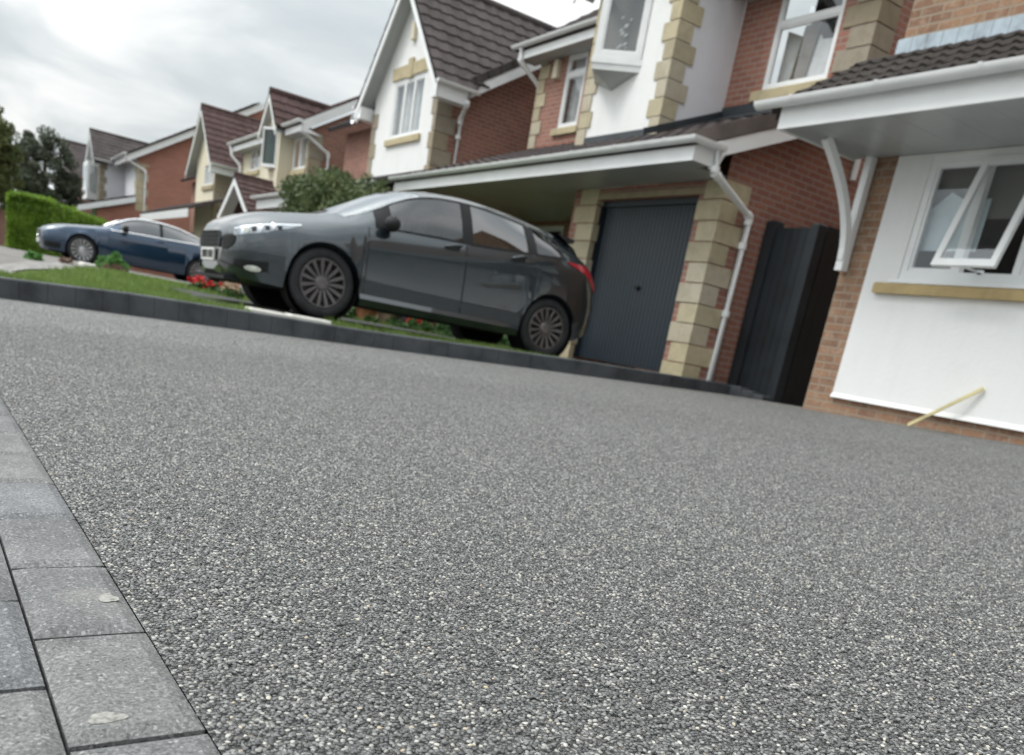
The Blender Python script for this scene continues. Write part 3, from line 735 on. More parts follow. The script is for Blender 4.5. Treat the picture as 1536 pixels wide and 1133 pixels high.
for (p_, q_) in ((A_, Rr_), (Ll_, A_)):
    u_ = (q_ - p_).normalized(); n_ = Vector((u_.y, -u_.x, 0)); ww = (q_ - p_).length
    window(H2, p_ + Vector((0, 0, 4.075)) + n_ * .04, u_, n_, ww, 1.5, 1, .86, back=None, fw=.075)
ob = MB(); 
for k in range(26): 
    a = random.random(); zc_ = random.uniform(.15, .62); q = A_.lerp(Rr_, .25 + .5 * a) + Vector((-.1, .18, 4.080 + zc_)); s_ = random.uniform(.02, .05)
    ob.obox(q, (s_, s_ * .3, .01), (0, .02, s_ * .3), (-.01, s_ * .4, s_))
ob.build('flower_arrangement', M['curtain'], H2)
nb = MB(); nb.quad(Rr_ + Vector((-.04, -.02, 4.080)), Ll_ + Vector((.04, -.02, 4.080)), Ll_ + Vector((.04, -.02, 5.45)), Rr_ + Vector((-.04, -.02, 5.45))); nb.build('blind', M['blind'], H2)
# main eave on the far corner
tp = R(35); tiles(H2, 'roof_slope', (-16.75, 8.93, 5.16), (1, 0, 0), (0, math.cos(tp), math.sin(tp)), 8.4, 4.3, M['roof'])
fs_ = MB(); fs_.box(-16.7, -13.5, 8.97, 8.995, 4.98, 5.17); fs_.build('fascia', M['upvc'], H2); fs_ = MB(); fs_.box(-10.6, -8.35, 8.97, 8.995, 4.98, 5.17); fs_.build('fascia', M['upvc'], H2)
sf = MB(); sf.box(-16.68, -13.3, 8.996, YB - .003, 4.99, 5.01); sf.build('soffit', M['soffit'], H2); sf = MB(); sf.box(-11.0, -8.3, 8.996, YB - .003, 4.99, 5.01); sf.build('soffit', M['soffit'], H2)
gutter(H2, [(-16.8, 8.90, 5.20), (-13.4, 8.90, 5.20)]); gutter(H2, [(-10.7, 8.90, 5.20), (-8.2, 8.90, 5.20)])
downpipe(H2, [(-16.52, 8.92, 5.17), (-16.52, 8.95, 4.93), (-16.46, 9.4, 4.62), (-16.46, 9.45, 2.9)])
alarm(H2, -15.78, YB, 4.66)
op = MB(); op.tube([(-8.58, 9.62, 2.99), (-8.575, 9.62, 2.68)], .04, 12); op.build('overflow_pipe', M['upvc'], H2)

# ================================================================== nearest house (white render, open window)
H1 = thing('rendered_house', 'white rendered house with an open window and buff brick corner, timber batten against its wall', 'house')
XL = -6.53; Y1 = 7.5
w = MB(); WX0, WX1 = -5.82, -3.95
wall_grid(w, (XL, Y1, -.35), (1, 0, 0), (0, -1, 0), 9.5, 6.2, [(WX0 - XL, WX1 - XL, 1.18 + .35, 2.24 + .35)], .1)
w.quad((XL, Y1, -.35), (XL, 15, -.35), (XL, 15, 5.85), (XL, Y1, 5.85))
w.build('wall', M['brick_buff'], H1)
rd_ = MB(); rx0, rx1 = -6.19, 2.9
wall_grid(rd_, (rx0, Y1 - .022, .10), (1, 0, 0), (0, -1, 0), rx1 - rx0, 2.17, [(WX0 - rx0, WX1 - rx0, 1.08, 2.14)], .12)
rd_.quad((rx0, Y1, .10), (rx0, Y1 - .022, .10), (rx0, Y1 - .022, 2.27), (rx0, Y1, 2.27))
rd_.add([(rx0, Y1 - .022, .10), (rx1, Y1 - .022, .10), (rx1, Y1 - .05, .055), (rx0, Y1 - .05, .055), (rx0, Y1, .055), (rx1, Y1, .055), (rx0, Y1, .10)], [(0, 1, 2, 3), (3, 2, 5, 4), (0, 3, 4, 6)])
rd_.build('render_panel', M['render'], H1)
# kitchen window with one sash open
wy = Y1 - .01
wn = MB(); fw = .065
def wb(x0, x1, z0, z1, y0=wy - .0, y1=wy + .07): wn.box(x0, x1, y0, y1, z0, z1)
wb(WX0, WX0 + fw, 1.19, 2.24); wb(WX1 - fw, WX1, 1.19, 2.24); wb(WX0 + fw, WX1 - fw, 2.175, 2.24); wb(WX0 + fw, WX1 - fw, 1.19, 1.275)
M1, M2 = -5.29, -4.73
wb(M1, M1 + fw, 1.275, 2.175); wb(M2, M2 + fw, 1.275, 2.175)
wn.box(WX0 - .05, WX1 + .05, wy - .07, wy + .02, 1.155, 1.19)
wno = wn.build('window', M['upvc'], H1)
def pane(x0, x1, z0, z1):
    g_ = MB(); b = .03
    for q in ((x0, x1, z0, z0 + b), (x0, x1, z1 - b, z1), (x0, x0 + b, z0 + b, z1 - b), (x1 - b, x1, z0 + b, z1 - b)): g_.box(q[0], q[1], wy + .012, wy + .05, q[2], q[3])
    g_.mat(1).quad((x0 + b, wy + .03, z0 + b), (x1 - b, wy + .03, z0 + b), (x1 - b, wy + .03, z1 - b), (x0 + b, wy + .03, z1 - b))
    g_.build('pane', [M['upvc'], M['glass']], wno)
pane(WX0 + fw, M1, 1.275, 2.175); pane(M2 + fw, WX1 - fw, 1.275, 2.175)
# open sash hinged at its head
hz = Vector((0, wy - .012, 2.18)); bz = Vector((0, 7.185, 1.262)); vd = (bz - hz); sl = vd.length; vd.normalize(); nd = Vector((0, vd.z, -vd.y)); 
if nd.y > 0: nd = -nd
sx0, sx1 = M1 + .015, M2 + fw - .02
so = MB(); sw = .06
def sb(a0, a1, t0, t1, th=.05): so.obox(Vector((a0, 0, 0)) + hz + vd * t0, Vector((a1 - a0, 0, 0)), vd * (t1 - t0), nd * .04)
sb(sx0, sx0 + sw, 0, sl); sb(sx1 - sw, sx1, 0, sl); sb(sx0 + sw, sx1 - sw, 0, sw); sb(sx0 + sw, sx1 - sw, sl - sw, sl)
sob = so.build('open_sash', M['upvc'], wno)
g_ = MB(); g_.quad(*[Vector((x, 0, 0)) + hz + vd * t + nd * .025 for x, t in ((sx0 + sw, sw), (sx1 - sw, sw), (sx1 - sw, sl - sw), (sx0 + sw, sl - sw))]); g_.build('pane', M['glass'], sob)
st_ = MB(); st_.box(-5.04, -5.02, 7.23, wy + .03, 1.275, 1.287); st_.box(-5.05, -5.0, wy + .0, wy + .03, 1.262, 1.30); st_.build('stay', M['upvc'], sob)
# inside
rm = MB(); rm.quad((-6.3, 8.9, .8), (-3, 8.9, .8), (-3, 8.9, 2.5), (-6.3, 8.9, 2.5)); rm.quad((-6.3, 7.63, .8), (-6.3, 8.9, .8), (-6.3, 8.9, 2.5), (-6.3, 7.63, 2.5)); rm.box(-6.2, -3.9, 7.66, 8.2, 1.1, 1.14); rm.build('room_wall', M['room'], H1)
bl = MB(); bl.box(-5.80, -4.0, 7.615, 7.62, 1.74, 2.2); bl.build('blind', M['blind'], H1)
pp = MB(); pp.prism([(-5.80, 7.595, 1.47), (-5.2, 7.595, 1.47), (-5.2, 7.595, 1.90), (-5.45, 7.595, 1.895), (-5.60, 7.595, 1.965), (-5.80, 7.595, 1.80)], (0, .008, 0)); pp.build('curtain', M['painted_reflection'], H1)  # added board: shape and colour of a gable reflected in the pane
sill(H1, -6.02, -3.8, Y1, 1.06, 1.152, M['sill'], .085)
# canopy roof, gutter, soffit
th = math.atan2(3.15 - 2.47, 7.5 - 6.42)
tiles(H1, 'canopy_roof', (-6.88, 6.40, 2.46), (1, 0, 0), (0, math.cos(th), math.sin(th)), 9.7, 1.1 / math.cos(th), M['roof_grey'], course=.26, prof=.022, nstep=.02, pitch_u=.16)
fs_ = MB(); fs_.box(-6.74, 3, 6.40, 6.425, 2.265, 2.45); fs_.box(-6.74, -6.715, 6.425, 7.49, 2.265, 2.44); fs_.build('fascia', M['upvc'], H1)
vt = MB(); vt.poly([(-6.83, 6.44, 2.36), (-6.83, 7.5, 3.02), (-6.83, 7.5, 3.1), (-6.83, 6.44, 2.44)]); vt.build('verge', M['roof_grey'], H1)
vt = MB(); vt.prism([(-6.73, 6.43, 2.44), (-6.73, 7.49, 2.44), (-6.73, 7.49, 3.05)], (.02, 0, 0)); vt.build('cheek', M['upvc_dirty'], H1)
sf = MB()
for k in range(24):
    sf.box(-6.713 + k * .4, -6.713 + k * .4 + .396, 6.426, 7.47, 2.272, 2.29)
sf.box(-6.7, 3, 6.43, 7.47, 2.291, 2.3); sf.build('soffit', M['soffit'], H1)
gutter(H1, [(-6.98, 6.325, 2.485), (3, 6.325, 2.485)], .062)
fl = MB(); n = 60
for i in range(n):
    x0 = XL - .05 + i * .16; fl.obox((x0, Y1 - .012, 3.12), (.155, 0, 0), (0, .01, 0), (0, 0, .17))
    fl.obox((x0, Y1 - .20, 3.03), (.157, 0, 0), (0, .19, .12), (0, -.004, .006))
fl.build('flashing', M['lead'], H1)
# gallows bracket
br = MB(); bx = -6.47
br.box(bx - .038, bx + .038, 7.40, 7.477, 1.28, 2.27); br.box(bx - .043, bx + .043, 7.385, 7.478, 1.24, 1.33)
arc = []
for k in range(11):
    t = k / 10; arc.append((7.41 - .64 * t ** 1.75, 1.34 + .93 * t ** .92))
for k in range(10):
    (ya, za), (yb, zb) = arc[k], arc[k + 1]; dv = Vector((0, yb - ya, zb - za)); pv = Vector((0, -dv.z, dv.y)).normalized() * .036
    a, b = Vector((bx - .035, ya, za)), Vector((bx - .035, yb, zb))
    br.prism([a - pv, b - pv, b + pv, a + pv], (.07, 0, 0))
br.build('gallows_bracket', M['upvc'], H1)

# ================================================================== gabled white house (third)
H3 = thing('gabled_house', 'white gabled house with brown tiled roof and three-light window behind the grey hatchback', 'house')
X3, Y3 = -17.63, 7.9; X3L = -20.95; XC3 = -19.2
w = MB(); wx0, wx1 = X3L + 1.05, X3L + 2.58
q3 = lambda x: 4.30 + (2.12 - abs(x - XC3)) * 2.22 / 2.12 - .14
P3 = lambda *a: w.poly([(x, Y3, z) for x, z in a])
P3((X3L, -.2), (wx0, -.2), (wx0, q3(wx0)), (X3L, q3(X3L))); P3((wx1, -.2), (X3, -.2), (X3, q3(X3)), (wx1, q3(wx1)))
P3((wx0, -.2), (wx1, -.2), (wx1, 3.6), (wx0, 3.6)); P3((wx0, 4.7), (wx1, 4.7), (wx1, q3(wx1)), (XC3, q3(XC3)), (wx0, q3(wx0)))
for a, b in (((wx0, 3.6), (wx0, 4.7)), ((wx1, 3.6), (wx1, 4.7)), ((wx0, 3.6), (wx1, 3.6)), ((wx0, 4.7), (wx1, 4.7))): w.quad((a[0], Y3, a[1]), (b[0], Y3, b[1]), (b[0], Y3 + .12, b[1]), (a[0], Y3 + .12, a[1]))
w.build('rendered_gable', M['render'], H3)
window(H3, (X3L + 1.05, Y3, 3.60), (1, 0, 0), (0, -1, 0), 1.53, 1.1, 3, None, fw=.06); sill(H3, -20.02, -18.25, Y3, 3.47, 3.595)
ln3 = MB(); ln3.box(-20.05, -18.22, Y3 - .03, Y3 + .05, 4.73, 4.96); ln3.box(-19.25, -19.02, Y3 - .045, Y3 + .05, 4.70, 5.05); ln3.build('lintel', M['sill_pale'], H3)
w = MB(); w.poly([(X3, Y3 + .002, -.2), (X3, 15, -.2), (X3, 15, 6), (X3, 11.2, 6.2), (X3, 8.3, 4.33), (X3, Y3 + .002, 4.33)])
w.quad((X3L, Y3 + .002, -.2), (X3L, 8.6, -.2), (X3L, 8.6, 4.3), (X3L, Y3 + .002, 4.3)); w.quad((-24.6, 8.6, -.2), (X3L, 8.6, -.2), (X3L, 8.6, 4.3), (-24.6, 8.6, 4.3)); w.build('wall', M['brick_red'], H3)
quoins(H3, X3, Y3, 2.4, 4.2, M['stone_dull'], -1, front=(.12, .22), side=(.42, .30), hf=.30)
quoins(H3, X3L, Y3, 2.4, 4.2, M['stone_dull'], 1, front=(.2, .3), side=(.3, .2), hf=.30)
gable_roof(H3, XC3, 2.12, 7.58, 11.5, 4.30, 2.22, M['roof'], prof=.02, nstep=.06, valley=(8.15, 4.30, (6.35 - 4.36) / (11.2 - 8.15)))
# boxed eave ends of the gable
eb = MB(); eb.box(-17.35, -17.08, 7.60, 8.25, 4.06, 4.30); eb.build('fascia', M['upvc'], H3); eb = MB(); eb.box(-21.3, -21.02, 7.60, 8.25, 4.06, 4.30)
eb.build('fascia', M['upvc'], H3)
pit3 = math.atan2(6.35 - 4.36, 11.2 - 8.15)
tiles(H3, 'roof_slope', (-24.8, 8.15, 4.30), (1, 0, 0), (0, math.cos(pit3), math.sin(pit3)), 7.45, 3.6, M['roof'], prof=.02, nstep=.06)
vb = MB(); vb.prism([(-17.33, 8.25, 4.16), (-17.33, 11.2, 6.08), (-17.33, 11.2, 6.28), (-17.33, 8.25, 4.36)], (.03, 0, 0)); vb.build('bargeboard', M['upvc'], H3)
vt = MB()
for k in range(11):
    a = .3 * k + .1; q = Vector((-17.36, 8.15 + math.cos(pit3) * a, 4.30 + math.sin(pit3) * a - .01)); vt.obox(q, (.075, 0, 0), (0, math.cos(pit3) * .32, math.sin(pit3) * .32), (0, -.07, .12))
vt.build('verge', M['roof'], H3)
gutter(H3, [(-17.02, 7.55, 4.33), (-17.02, 8.45, 4.33)], .06); gutter(H3, [(-21.38, 7.55, 4.33), (-21.38, 8.45, 4.33)], .06)
downpipe(H3, [(-17.06, 8.22, 4.28), (-17.06, 8.24, 4.08), (-17.5, 8.36, 3.9), (-17.52, 8.36, 2.0)])
alarm(H3, -19.15, Y3, 5.38)
lb = MB(); lb.lathe((-21.15, 7.62, 4.02), (0, -1, 0), [(0, .05), (.05, .09), (.14, .10), (.14, .085), (.10, .05), (.10, 0)], 16); lb.build('flood_light', M['chrome'], H3)
tiles(H3, 'canopy_roof', (-25.6, 6.68, 2.36), (1, 0, 0), (0, ct, st), 8.5, 1.40 / ct, M['roof'], prof=.018, nstep=.1)
fs_ = MB(); fs_.box(-25.6, -17.1, 6.70, 6.73, 2.10, 2.32); fs_.build('fascia', M['upvc'], H3); gutter(H3, [(-25.7, 6.60, 2.38), (-17.1, 6.60, 2.38)], .065)
w = MB(); w.box(-25.4, -17.3, 7.3, 7.35, -.2, 2.2); w.build('canopy_wall', M['brick_dark'], H3)
sf = MB(); sf.box(-25.5, -17.15, 6.74, 7.29, 2.14, 2.16); sf.build('soffit', M['soffit'], H3)

# ================================================================== fourth house: cream with a narrow gablet and a gabled porch
H4 = thing('cream_house', 'cream house with narrow gablet, gabled porch and white gutters left of the round bush', 'house')
X4, Y4 = -25.7, 8.0
w = MB(); wall_grid(w, (-32.6, Y4, -.2), (1, 0, 0), (0, -1, 0), 32.6 + X4, 4.6, [(.85, 2.0, 3.85, 4.5), (5.45, 6.65, 3.62, 4.46)], .1); w.build('wall', M['cream'], H4)
window(H4, (-31.75, Y4, 3.65), (1, 0, 0), (0, -1, 0), 1.15, .65, 2, None, fw=.05); window(H4, (-27.15, Y4, 3.42), (1, 0, 0), (0, -1, 0), 1.2, .84, 2, None, fw=.05)
sill(H4, -27.3, -25.8, Y4, 3.28, 3.41); sill(H4, -31.9, -30.5, Y4, 3.52, 3.64)
w = MB(); p4 = R(32); ytop = 10.6
w.poly([(X4, Y4 + .002, -.2), (X4, 15, -.2), (X4, 15, 5.4), (X4, ytop, 5.95), (X4, Y4 + .002, 4.36)]); w.build('side_wall', M['brick_red'], H4)
quoins(H4, X4, Y4, 2.4, 4.3, M['stone_dull'], -1, front=(.15, .2), side=(.42, .34), hf=.32)
tiles(H4, 'roof_slope', (-32.95, 7.62, 4.42), (1, 0, 0), (0, math.cos(p4), math.sin(p4)), 7.5, 3.6, M['roof_red'], prof=.02, nstep=.1)
vb = MB(); vb.prism([(-25.43, 7.8, 4.30), (-25.43, 10.7, 6.10), (-25.43, 10.7, 6.34), (-25.43, 7.65, 4.44), (-25.43, 7.65, 4.2), (-25.43, 8.2, 4.2)], (.03, 0, 0)); vb.build('bargeboard', M['upvc'], H4)
fs_ = MB(); fs_.box(-32.9, -28.8, 7.66, 7.69, 4.22, 4.42); fs_.box(-26.9, -25.42, 7.66, 7.69, 4.22, 4.42); fs_.build('fascia', M['upvc'], H4)
sf = MB(); sf.box(-32.9, -25.45, 7.70, 7.99, 4.23, 4.25); sf.build('soffit', M['soffit'], H4)
gutter(H4, [(-33.0, 7.58, 4.46), (-28.8, 7.58, 4.46)], .065); gutter(H4, [(-26.9, 7.58, 4.46), (-25.3, 7.58, 4.46)], .065)
downpipe(H4, [(-25.42, 7.66, 4.40), (-25.45, 7.68, 4.22), (-25.62, 8.5, 3.86), (-25.64, 8.52, 1.5)])
downpipe(H4, [(-32.8, 7.6, 4.40), (-32.7, 7.65, 4.1), (-32.55, 7.9, 3.85), (-32.5, 7.92, 2.2)])
gb = MB(); gb.prism([(-28.5, 7.62, 2.8), (-27.2, 7.62, 2.8), (-27.2, 7.62, 4.5), (-27.85, 7.62, 5.25), (-28.5, 7.62, 4.5)], (0, .37, 0)); gb.build('gablet_wall', M['cream'], H4)
gable_roof(H4, -27.85, .88, 7.40, 9.4, 4.42, .96, M['roof_red'], rake_m='upvc_dirty', prof=.02, nstep=.1, valley=(7.62, 4.42, .625))
oc = MB(); oc.prism([(-28.15, 7.618, 3.5), (-27.85, 7.34, 3.5), (-27.4, 7.618, 3.5)], (0, 0, .88)); oco = oc.build('oriel_base', M['glass_green'], H4)
oc = MB(); oc.prism([(-28.18, 7.618, 3.42), (-27.85, 7.31, 3.42), (-27.37, 7.618, 3.42)], (0, 0, .08)); oc.prism([(-28.18, 7.618, 4.38), (-27.85, 7.31, 4.38), (-27.37, 7.618, 4.38)], (0, 0, .06)); oc.tube([(-27.85, 7.34, 3.5), (-27.85, 7.34, 4.38)], .03, 8); oc.tube([(-27.4, 7.60, 3.5), (-27.4, 7.60, 4.38)], .03, 8); oc.build('oriel_frame', M['upvc'], H4)
# porch
XP, YP = -27.55, 6.55
gable_roof(H4, XP, 1.75, YP, 8.0, 2.02, .98, M['roof_red'], rake_m='upvc', prof=.02, nstep=.1)
w = MB(); w.quad((-29.1, 7.2, -.1), (-26.0, 7.2, -.1), (-26.0, 7.2, 2.1), (-29.1, 7.2, 2.1)); w.poly([(-29.1, 7.2, 2.1), (-26, 7.2, 2.1), (XP, 7.2, 2.9)]); w.build('porch_wall', M['brick_far'], H4)
w = MB(); w.box(-28.4, -27.6, 7.15, 7.19, -.1, 2.5); w.build('front_door', M['upvc'], H4)

# ================================================================== fifth house: cream gable with brown side return
H5 = thing('gabled_house', 'cream house with tall gable and plum tiles beside the long plain brick wall', 'house')
Y5, XC5 = 7.6, -36.2
w = MB(); wall_grid(w, (-37.75, Y5, -.2), (1, 0, 0), (0, -1, 0), 3.1, 4.2, [(1.35, 2.8, 3.55, 4.18 + .01)], .08)
w.poly([(-37.75, Y5, 4.0), (-34.65, Y5, 4.0), (-34.65, Y5, 4.22), (-36.2, Y5, 5.70), (-37.75, Y5, 4.22)]); w.build('rendered_gable', M['cream'], H5)
window(H5, (-36.4, Y5, 3.32), (1, 0, 0), (0, -1, 0), 1.45, .97, 3, None, fw=.05); sill(H5, -36.5, -34.8, Y5, 3.16, 3.3, M['stone_dull'])
w = MB(); w.quad((-34.65, Y5 + .002, -.2), (-34.65, 12, -.2), (-34.65, 12, 3.9), (-34.65, Y5 + .002, 3.9)); w.box(-42.5, -34.7, 8.4, 14, -.2, 3.9); w.build('wall', M['brick_red'], H5)
quoins(H5, -34.65, Y5, 2.2, 3.8, M['stone_dull'], -1, front=(.12, .22), side=(.6, .45), hf=.3)
gable_roof(H5, XC5, 2.1, 7.3, 11.4, 3.86, 2.0, M['roof_red'], rake_m='upvc_dirty', prof=.025, nstep=.1, valley=(8.0, 3.9, .675))
tiles(H5, 'roof_slope', (-42.8, 8.0, 3.9), (1, 0, 0), (0, .83, .56), 8.4, 3.6, M['roof_red'], prof=.02, nstep=.15)
gutter(H5, [(-34.05, 7.3, 3.9), (-34.05, 8.4, 3.9)], .07); fs_ = MB(); fs_.box(-34.4, -34.1, 7.32, 8.3, 3.62, 3.86); fs_.build('fascia', M['upvc_dirty'], H5)
tiles(H5, 'canopy_roof', (-43, 6.5, 2.3), (1, 0, 0), (0, ct, st), 9.6, 1.2 / ct, M['roof'], prof=.018, nstep=.15)
fs_ = MB(); fs_.box(-43, -33.4, 6.50, 6.54, 2.0, 2.26); fs_.build('fascia', M['upvc'], H5)

# ================================================================== sixth house: long orange-red brick side wall with downpipe
H6 = thing('brick_house', 'house with a broad plain orange-red brick side wall and kinked white downpipe', 'house')
X6, Y6 = -47.0, 6.9; p6 = math.atan2(1.93, 3.05)
w = MB(); w.poly([(X6, Y6, -.2), (X6, 16, -.2), (X6, 16, 6.2), (X6, 12.4, 8.42), (X6, Y6, 4.98)]); w.build('side_wall', M['brick_far'], H6)
w = MB(); w.quad((-54, Y6, -.2), (X6, Y6, -.2), (X6, Y6, 4.75), (-54, Y6, 4.75)); w.build('wall', M['render_cool'], H6)
tiles(H6, 'roof_slope', (-55, 6.40, 4.84), (1, 0, 0), (0, math.cos(p6), math.sin(p6)), 8.38, 6.6, M['roof'], prof=.02, nstep=.2)
vb = MB(); vb.prism([(-46.72, 6.42, 4.50), (-46.72, 12.4, 8.26), (-46.72, 12.4, 8.54), (-46.72, 6.42, 4.78)], (.04, 0, 0)); vb.build('bargeboard', M['upvc'], H6)
gutter(H6, [(-54, 6.33, 4.84), (-46.6, 6.33, 4.84)], .075); fs_ = MB(); fs_.box(-54, -46.7, 6.42, 6.46, 4.55, 4.8); fs_.build('fascia', M['upvc'], H6)
downpipe(H6, [(-46.75, 6.36, 4.75), (-46.8, 6.4, 4.62), (-46.92, 7.24, 4.30), (-46.92, 7.24, .2)], .055)
quoins(H6, X6, Y6, 2.6, 4.6, M['stone'], -1, front=(.3, .5), side=(.5, .35), hf=.32)
gx0, gx1, gy = -54.2, -51.0, 5.85
w = MB(); w.quad((gx1, gy, 2.2), (gx1, Y6, 2.2), (gx1, Y6, 4.75), (gx1, gy, 4.75)); w.quad((gx0, gy, 2.2), (gx1, gy, 2.2), (gx1, gy, 4.75), (gx0, gy, 4.75)); w.poly([(gx0, gy, 4.75), (gx1, gy, 4.75), ((gx0 + gx1) / 2, gy, 6)]); w.build('rendered_gable', M['render_cool'], H6)
quoins(H6, gx1, gy, 2.5, 4.6, M['stone_dull'], -1, front=(.4, .6), side=(.3, .2), hf=.3)
gable_roof(H6, (gx0 + gx1) / 2, 1.95, 5.5, 8.8, 4.62, 1.45, M['roof'], prof=.02, nstep=.15, valley=(6.40, 4.84, .633))
gutter(H6, [(-50.55, 5.4, 4.68), (-50.55, 6.33, 4.68)], .075)
by = MB(); by.box(-53.4, -51.5, 5.35, 5.84, 2.9, 4.6); byo = by.build('bay_window', M['upvc'], H6)
bp = MB(); bp.box(-53.2, -51.7, 5.32, 5.345, 3.2, 4.4); bp.box(-51.49, -51.46, 5.45, 5.78, 3.2, 4.4); bp.build('pane', M['glass'], byo)
tiles(H6, 'canopy_roof', (-55, 4.45, 2.28), (1, 0, 0), (0, math.cos(R(21)), math.sin(R(21))), 8.3, 2.55, M['roof'], prof=.02, nstep=.2)
vb = MB(); vb.prism([(-46.72, 4.5, 2.05), (-46.72, 6.85, 2.92), (-46.72, 6.85, 3.15), (-46.72, 4.5, 2.28)], (.04, 0, 0)); vb.box(-54, -46.7, 4.5, 4.55, 1.6, 2.2); vb.build('bargeboard', M['pale'], H6)
w = MB(); w.prism([(X6, 5.3, -.2), (X6, Y6 - .01, -.2), (X6, Y6 - .01, 2.9), (X6, 5.3, 2.3)], (-.1, 0, 0)); w.build('garage_wall', M['brick_far'], H6)
# seventh house, mostly behind the trees
H7 = thing('brick_house', 'furthest brown brick house, its roof rising just behind the dark trees', 'house')
w = MB(); w.box(-70, -63.6, 6.2, 14, -.2, 4.7); w.build('wall', M['brick_dark'], H7)
gable_roof(H7, -66.4, 2.4, 5.4, 12, 4.6, 2.1, M['roof'], prof=.02, nstep=.3)
w = MB(); w.box(-66, -63.3, 4.9, 6.1, 2.2, 2.6); w.box(-63.6, -63.2, 5.4, 6.1, .2, 2.2); w.build('porch', M['render'], H7)
H8 = thing('distant_house', 'distant pale gabled house at the end of the street past the hedge', 'house')
w = MB(); w.box(-108, -100, 2.2, 8, -.2, 3.4); w.build('wall', M['brick_dark'], H8)
gable_roof(H8, -104, 4.6, 1.8, 8.4, 3.3, 3.0, M['pale'], prof=.02, nstep=.5, rake_m='upvc')

# ------------------------------------------------------------------ gate and fence
gt = thing('garden_gate', 'black boarded side gate beside the garage downpipe', 'gate')
gp = MB(); x = -8.42; k = 0
while x < -7.88:
    w_ = min(.118, -7.86 - x); gp.box(x, x + w_ - .006, 8.40, 8.425, -.08, 1.86 + .003 * (k % 2)); x += .118; k += 1
gp.box(-8.42, -7.88, 8.426, 8.46, 1.5, 1.6); gp.build('board_panel', M['fence'], gt)
for a, b, z in ((-8.59, -8.43, 1.94), (-7.862, -7.752, 1.90)):
    gp = MB(); gp.bbox(a, b, 8.36, 8.50, -.25, z, .015); gp.build('post', M['fence'], gt)
fn = thing('side_fence', 'black fence run going back behind the buff brick corner', 'fence')
gp = MB(); y = 8.52; k = 0
while y < 11: gp.box(-7.78, -7.755 + .001 * (k % 2), y, y + .141, -.2, 1.90); y += .142; k += 1
gp.build('board_panel', M['fence2'], fn)
gp = MB(); gp.box(-7.85, -7.781, 8.52, 11, 1.4, 1.5); gp.build('rail', M['fence2'], fn)

# timber batten
q = MB(); a, b = Vector((-5.10, 7.28, gz(-5.1, 7.28) + .012)), Vector((-4.615, 7.452, .345)); t = (b - a).normalized(); s_ = t.cross(Vector((0, 1, 0))).normalized() * .028; u_ = t.cross(s_).normalized() * .018
q.obox(a - s_ / 2 - u_ / 2, s_, u_, b - a); tag(q.build('timber_batten', M['wood']), 'pale timber batten leaning on the white render above the brick plinth', 'batten')
# pale edging slab under the front wheel
q = MB(); v0 = [(-8.52, 2.24), (-8.52, 3.0), (-8.74, 3.0), (-8.74, 2.24)]
q.bbox(-8.76, -8.50, 2.26, 2.62, -.2, -.128, .012); q.bbox(-8.75, -8.50, 2.63, 3.02, -.2, -.122, .012)
tag(q.build('edging_slab', M['edging']), 'pale stone edging slab set in the grass under the front tyre', 'slab')

# ------------------------------------------------------------------ cars
def hermite(xs, ys, x):
    i = int(np.clip(np.searchsorted(xs, x) - 1, 0, len(xs) - 2)); h = xs[i + 1] - xs[i]; t = (x - xs[i]) / h
    def sl(j):
        if j == 0: return (ys[1] - ys[0]) / (xs[1] - xs[0])
        if j == len(xs) - 1: return (ys[-1] - ys[-2]) / (xs[-1] - xs[-2])
        a = (ys[j] - ys[j - 1]) / (xs[j] - xs[j - 1]); b = (ys[j + 1] - ys[j]) / (xs[j + 1] - xs[j])
        return 0. if a * b <= 0 else 2 * a * b / (a + b)
    m0, m1 = sl(i), sl(i + 1); t2, t3 = t * t, t * t * t
    return (2 * t3 - 3 * t2 + 1) * ys[i] + (t3 - 2 * t2 + t) * h * m0 + (-2 * t3 + 3 * t2) * ys[i + 1] + (t3 - t2) * h * m1

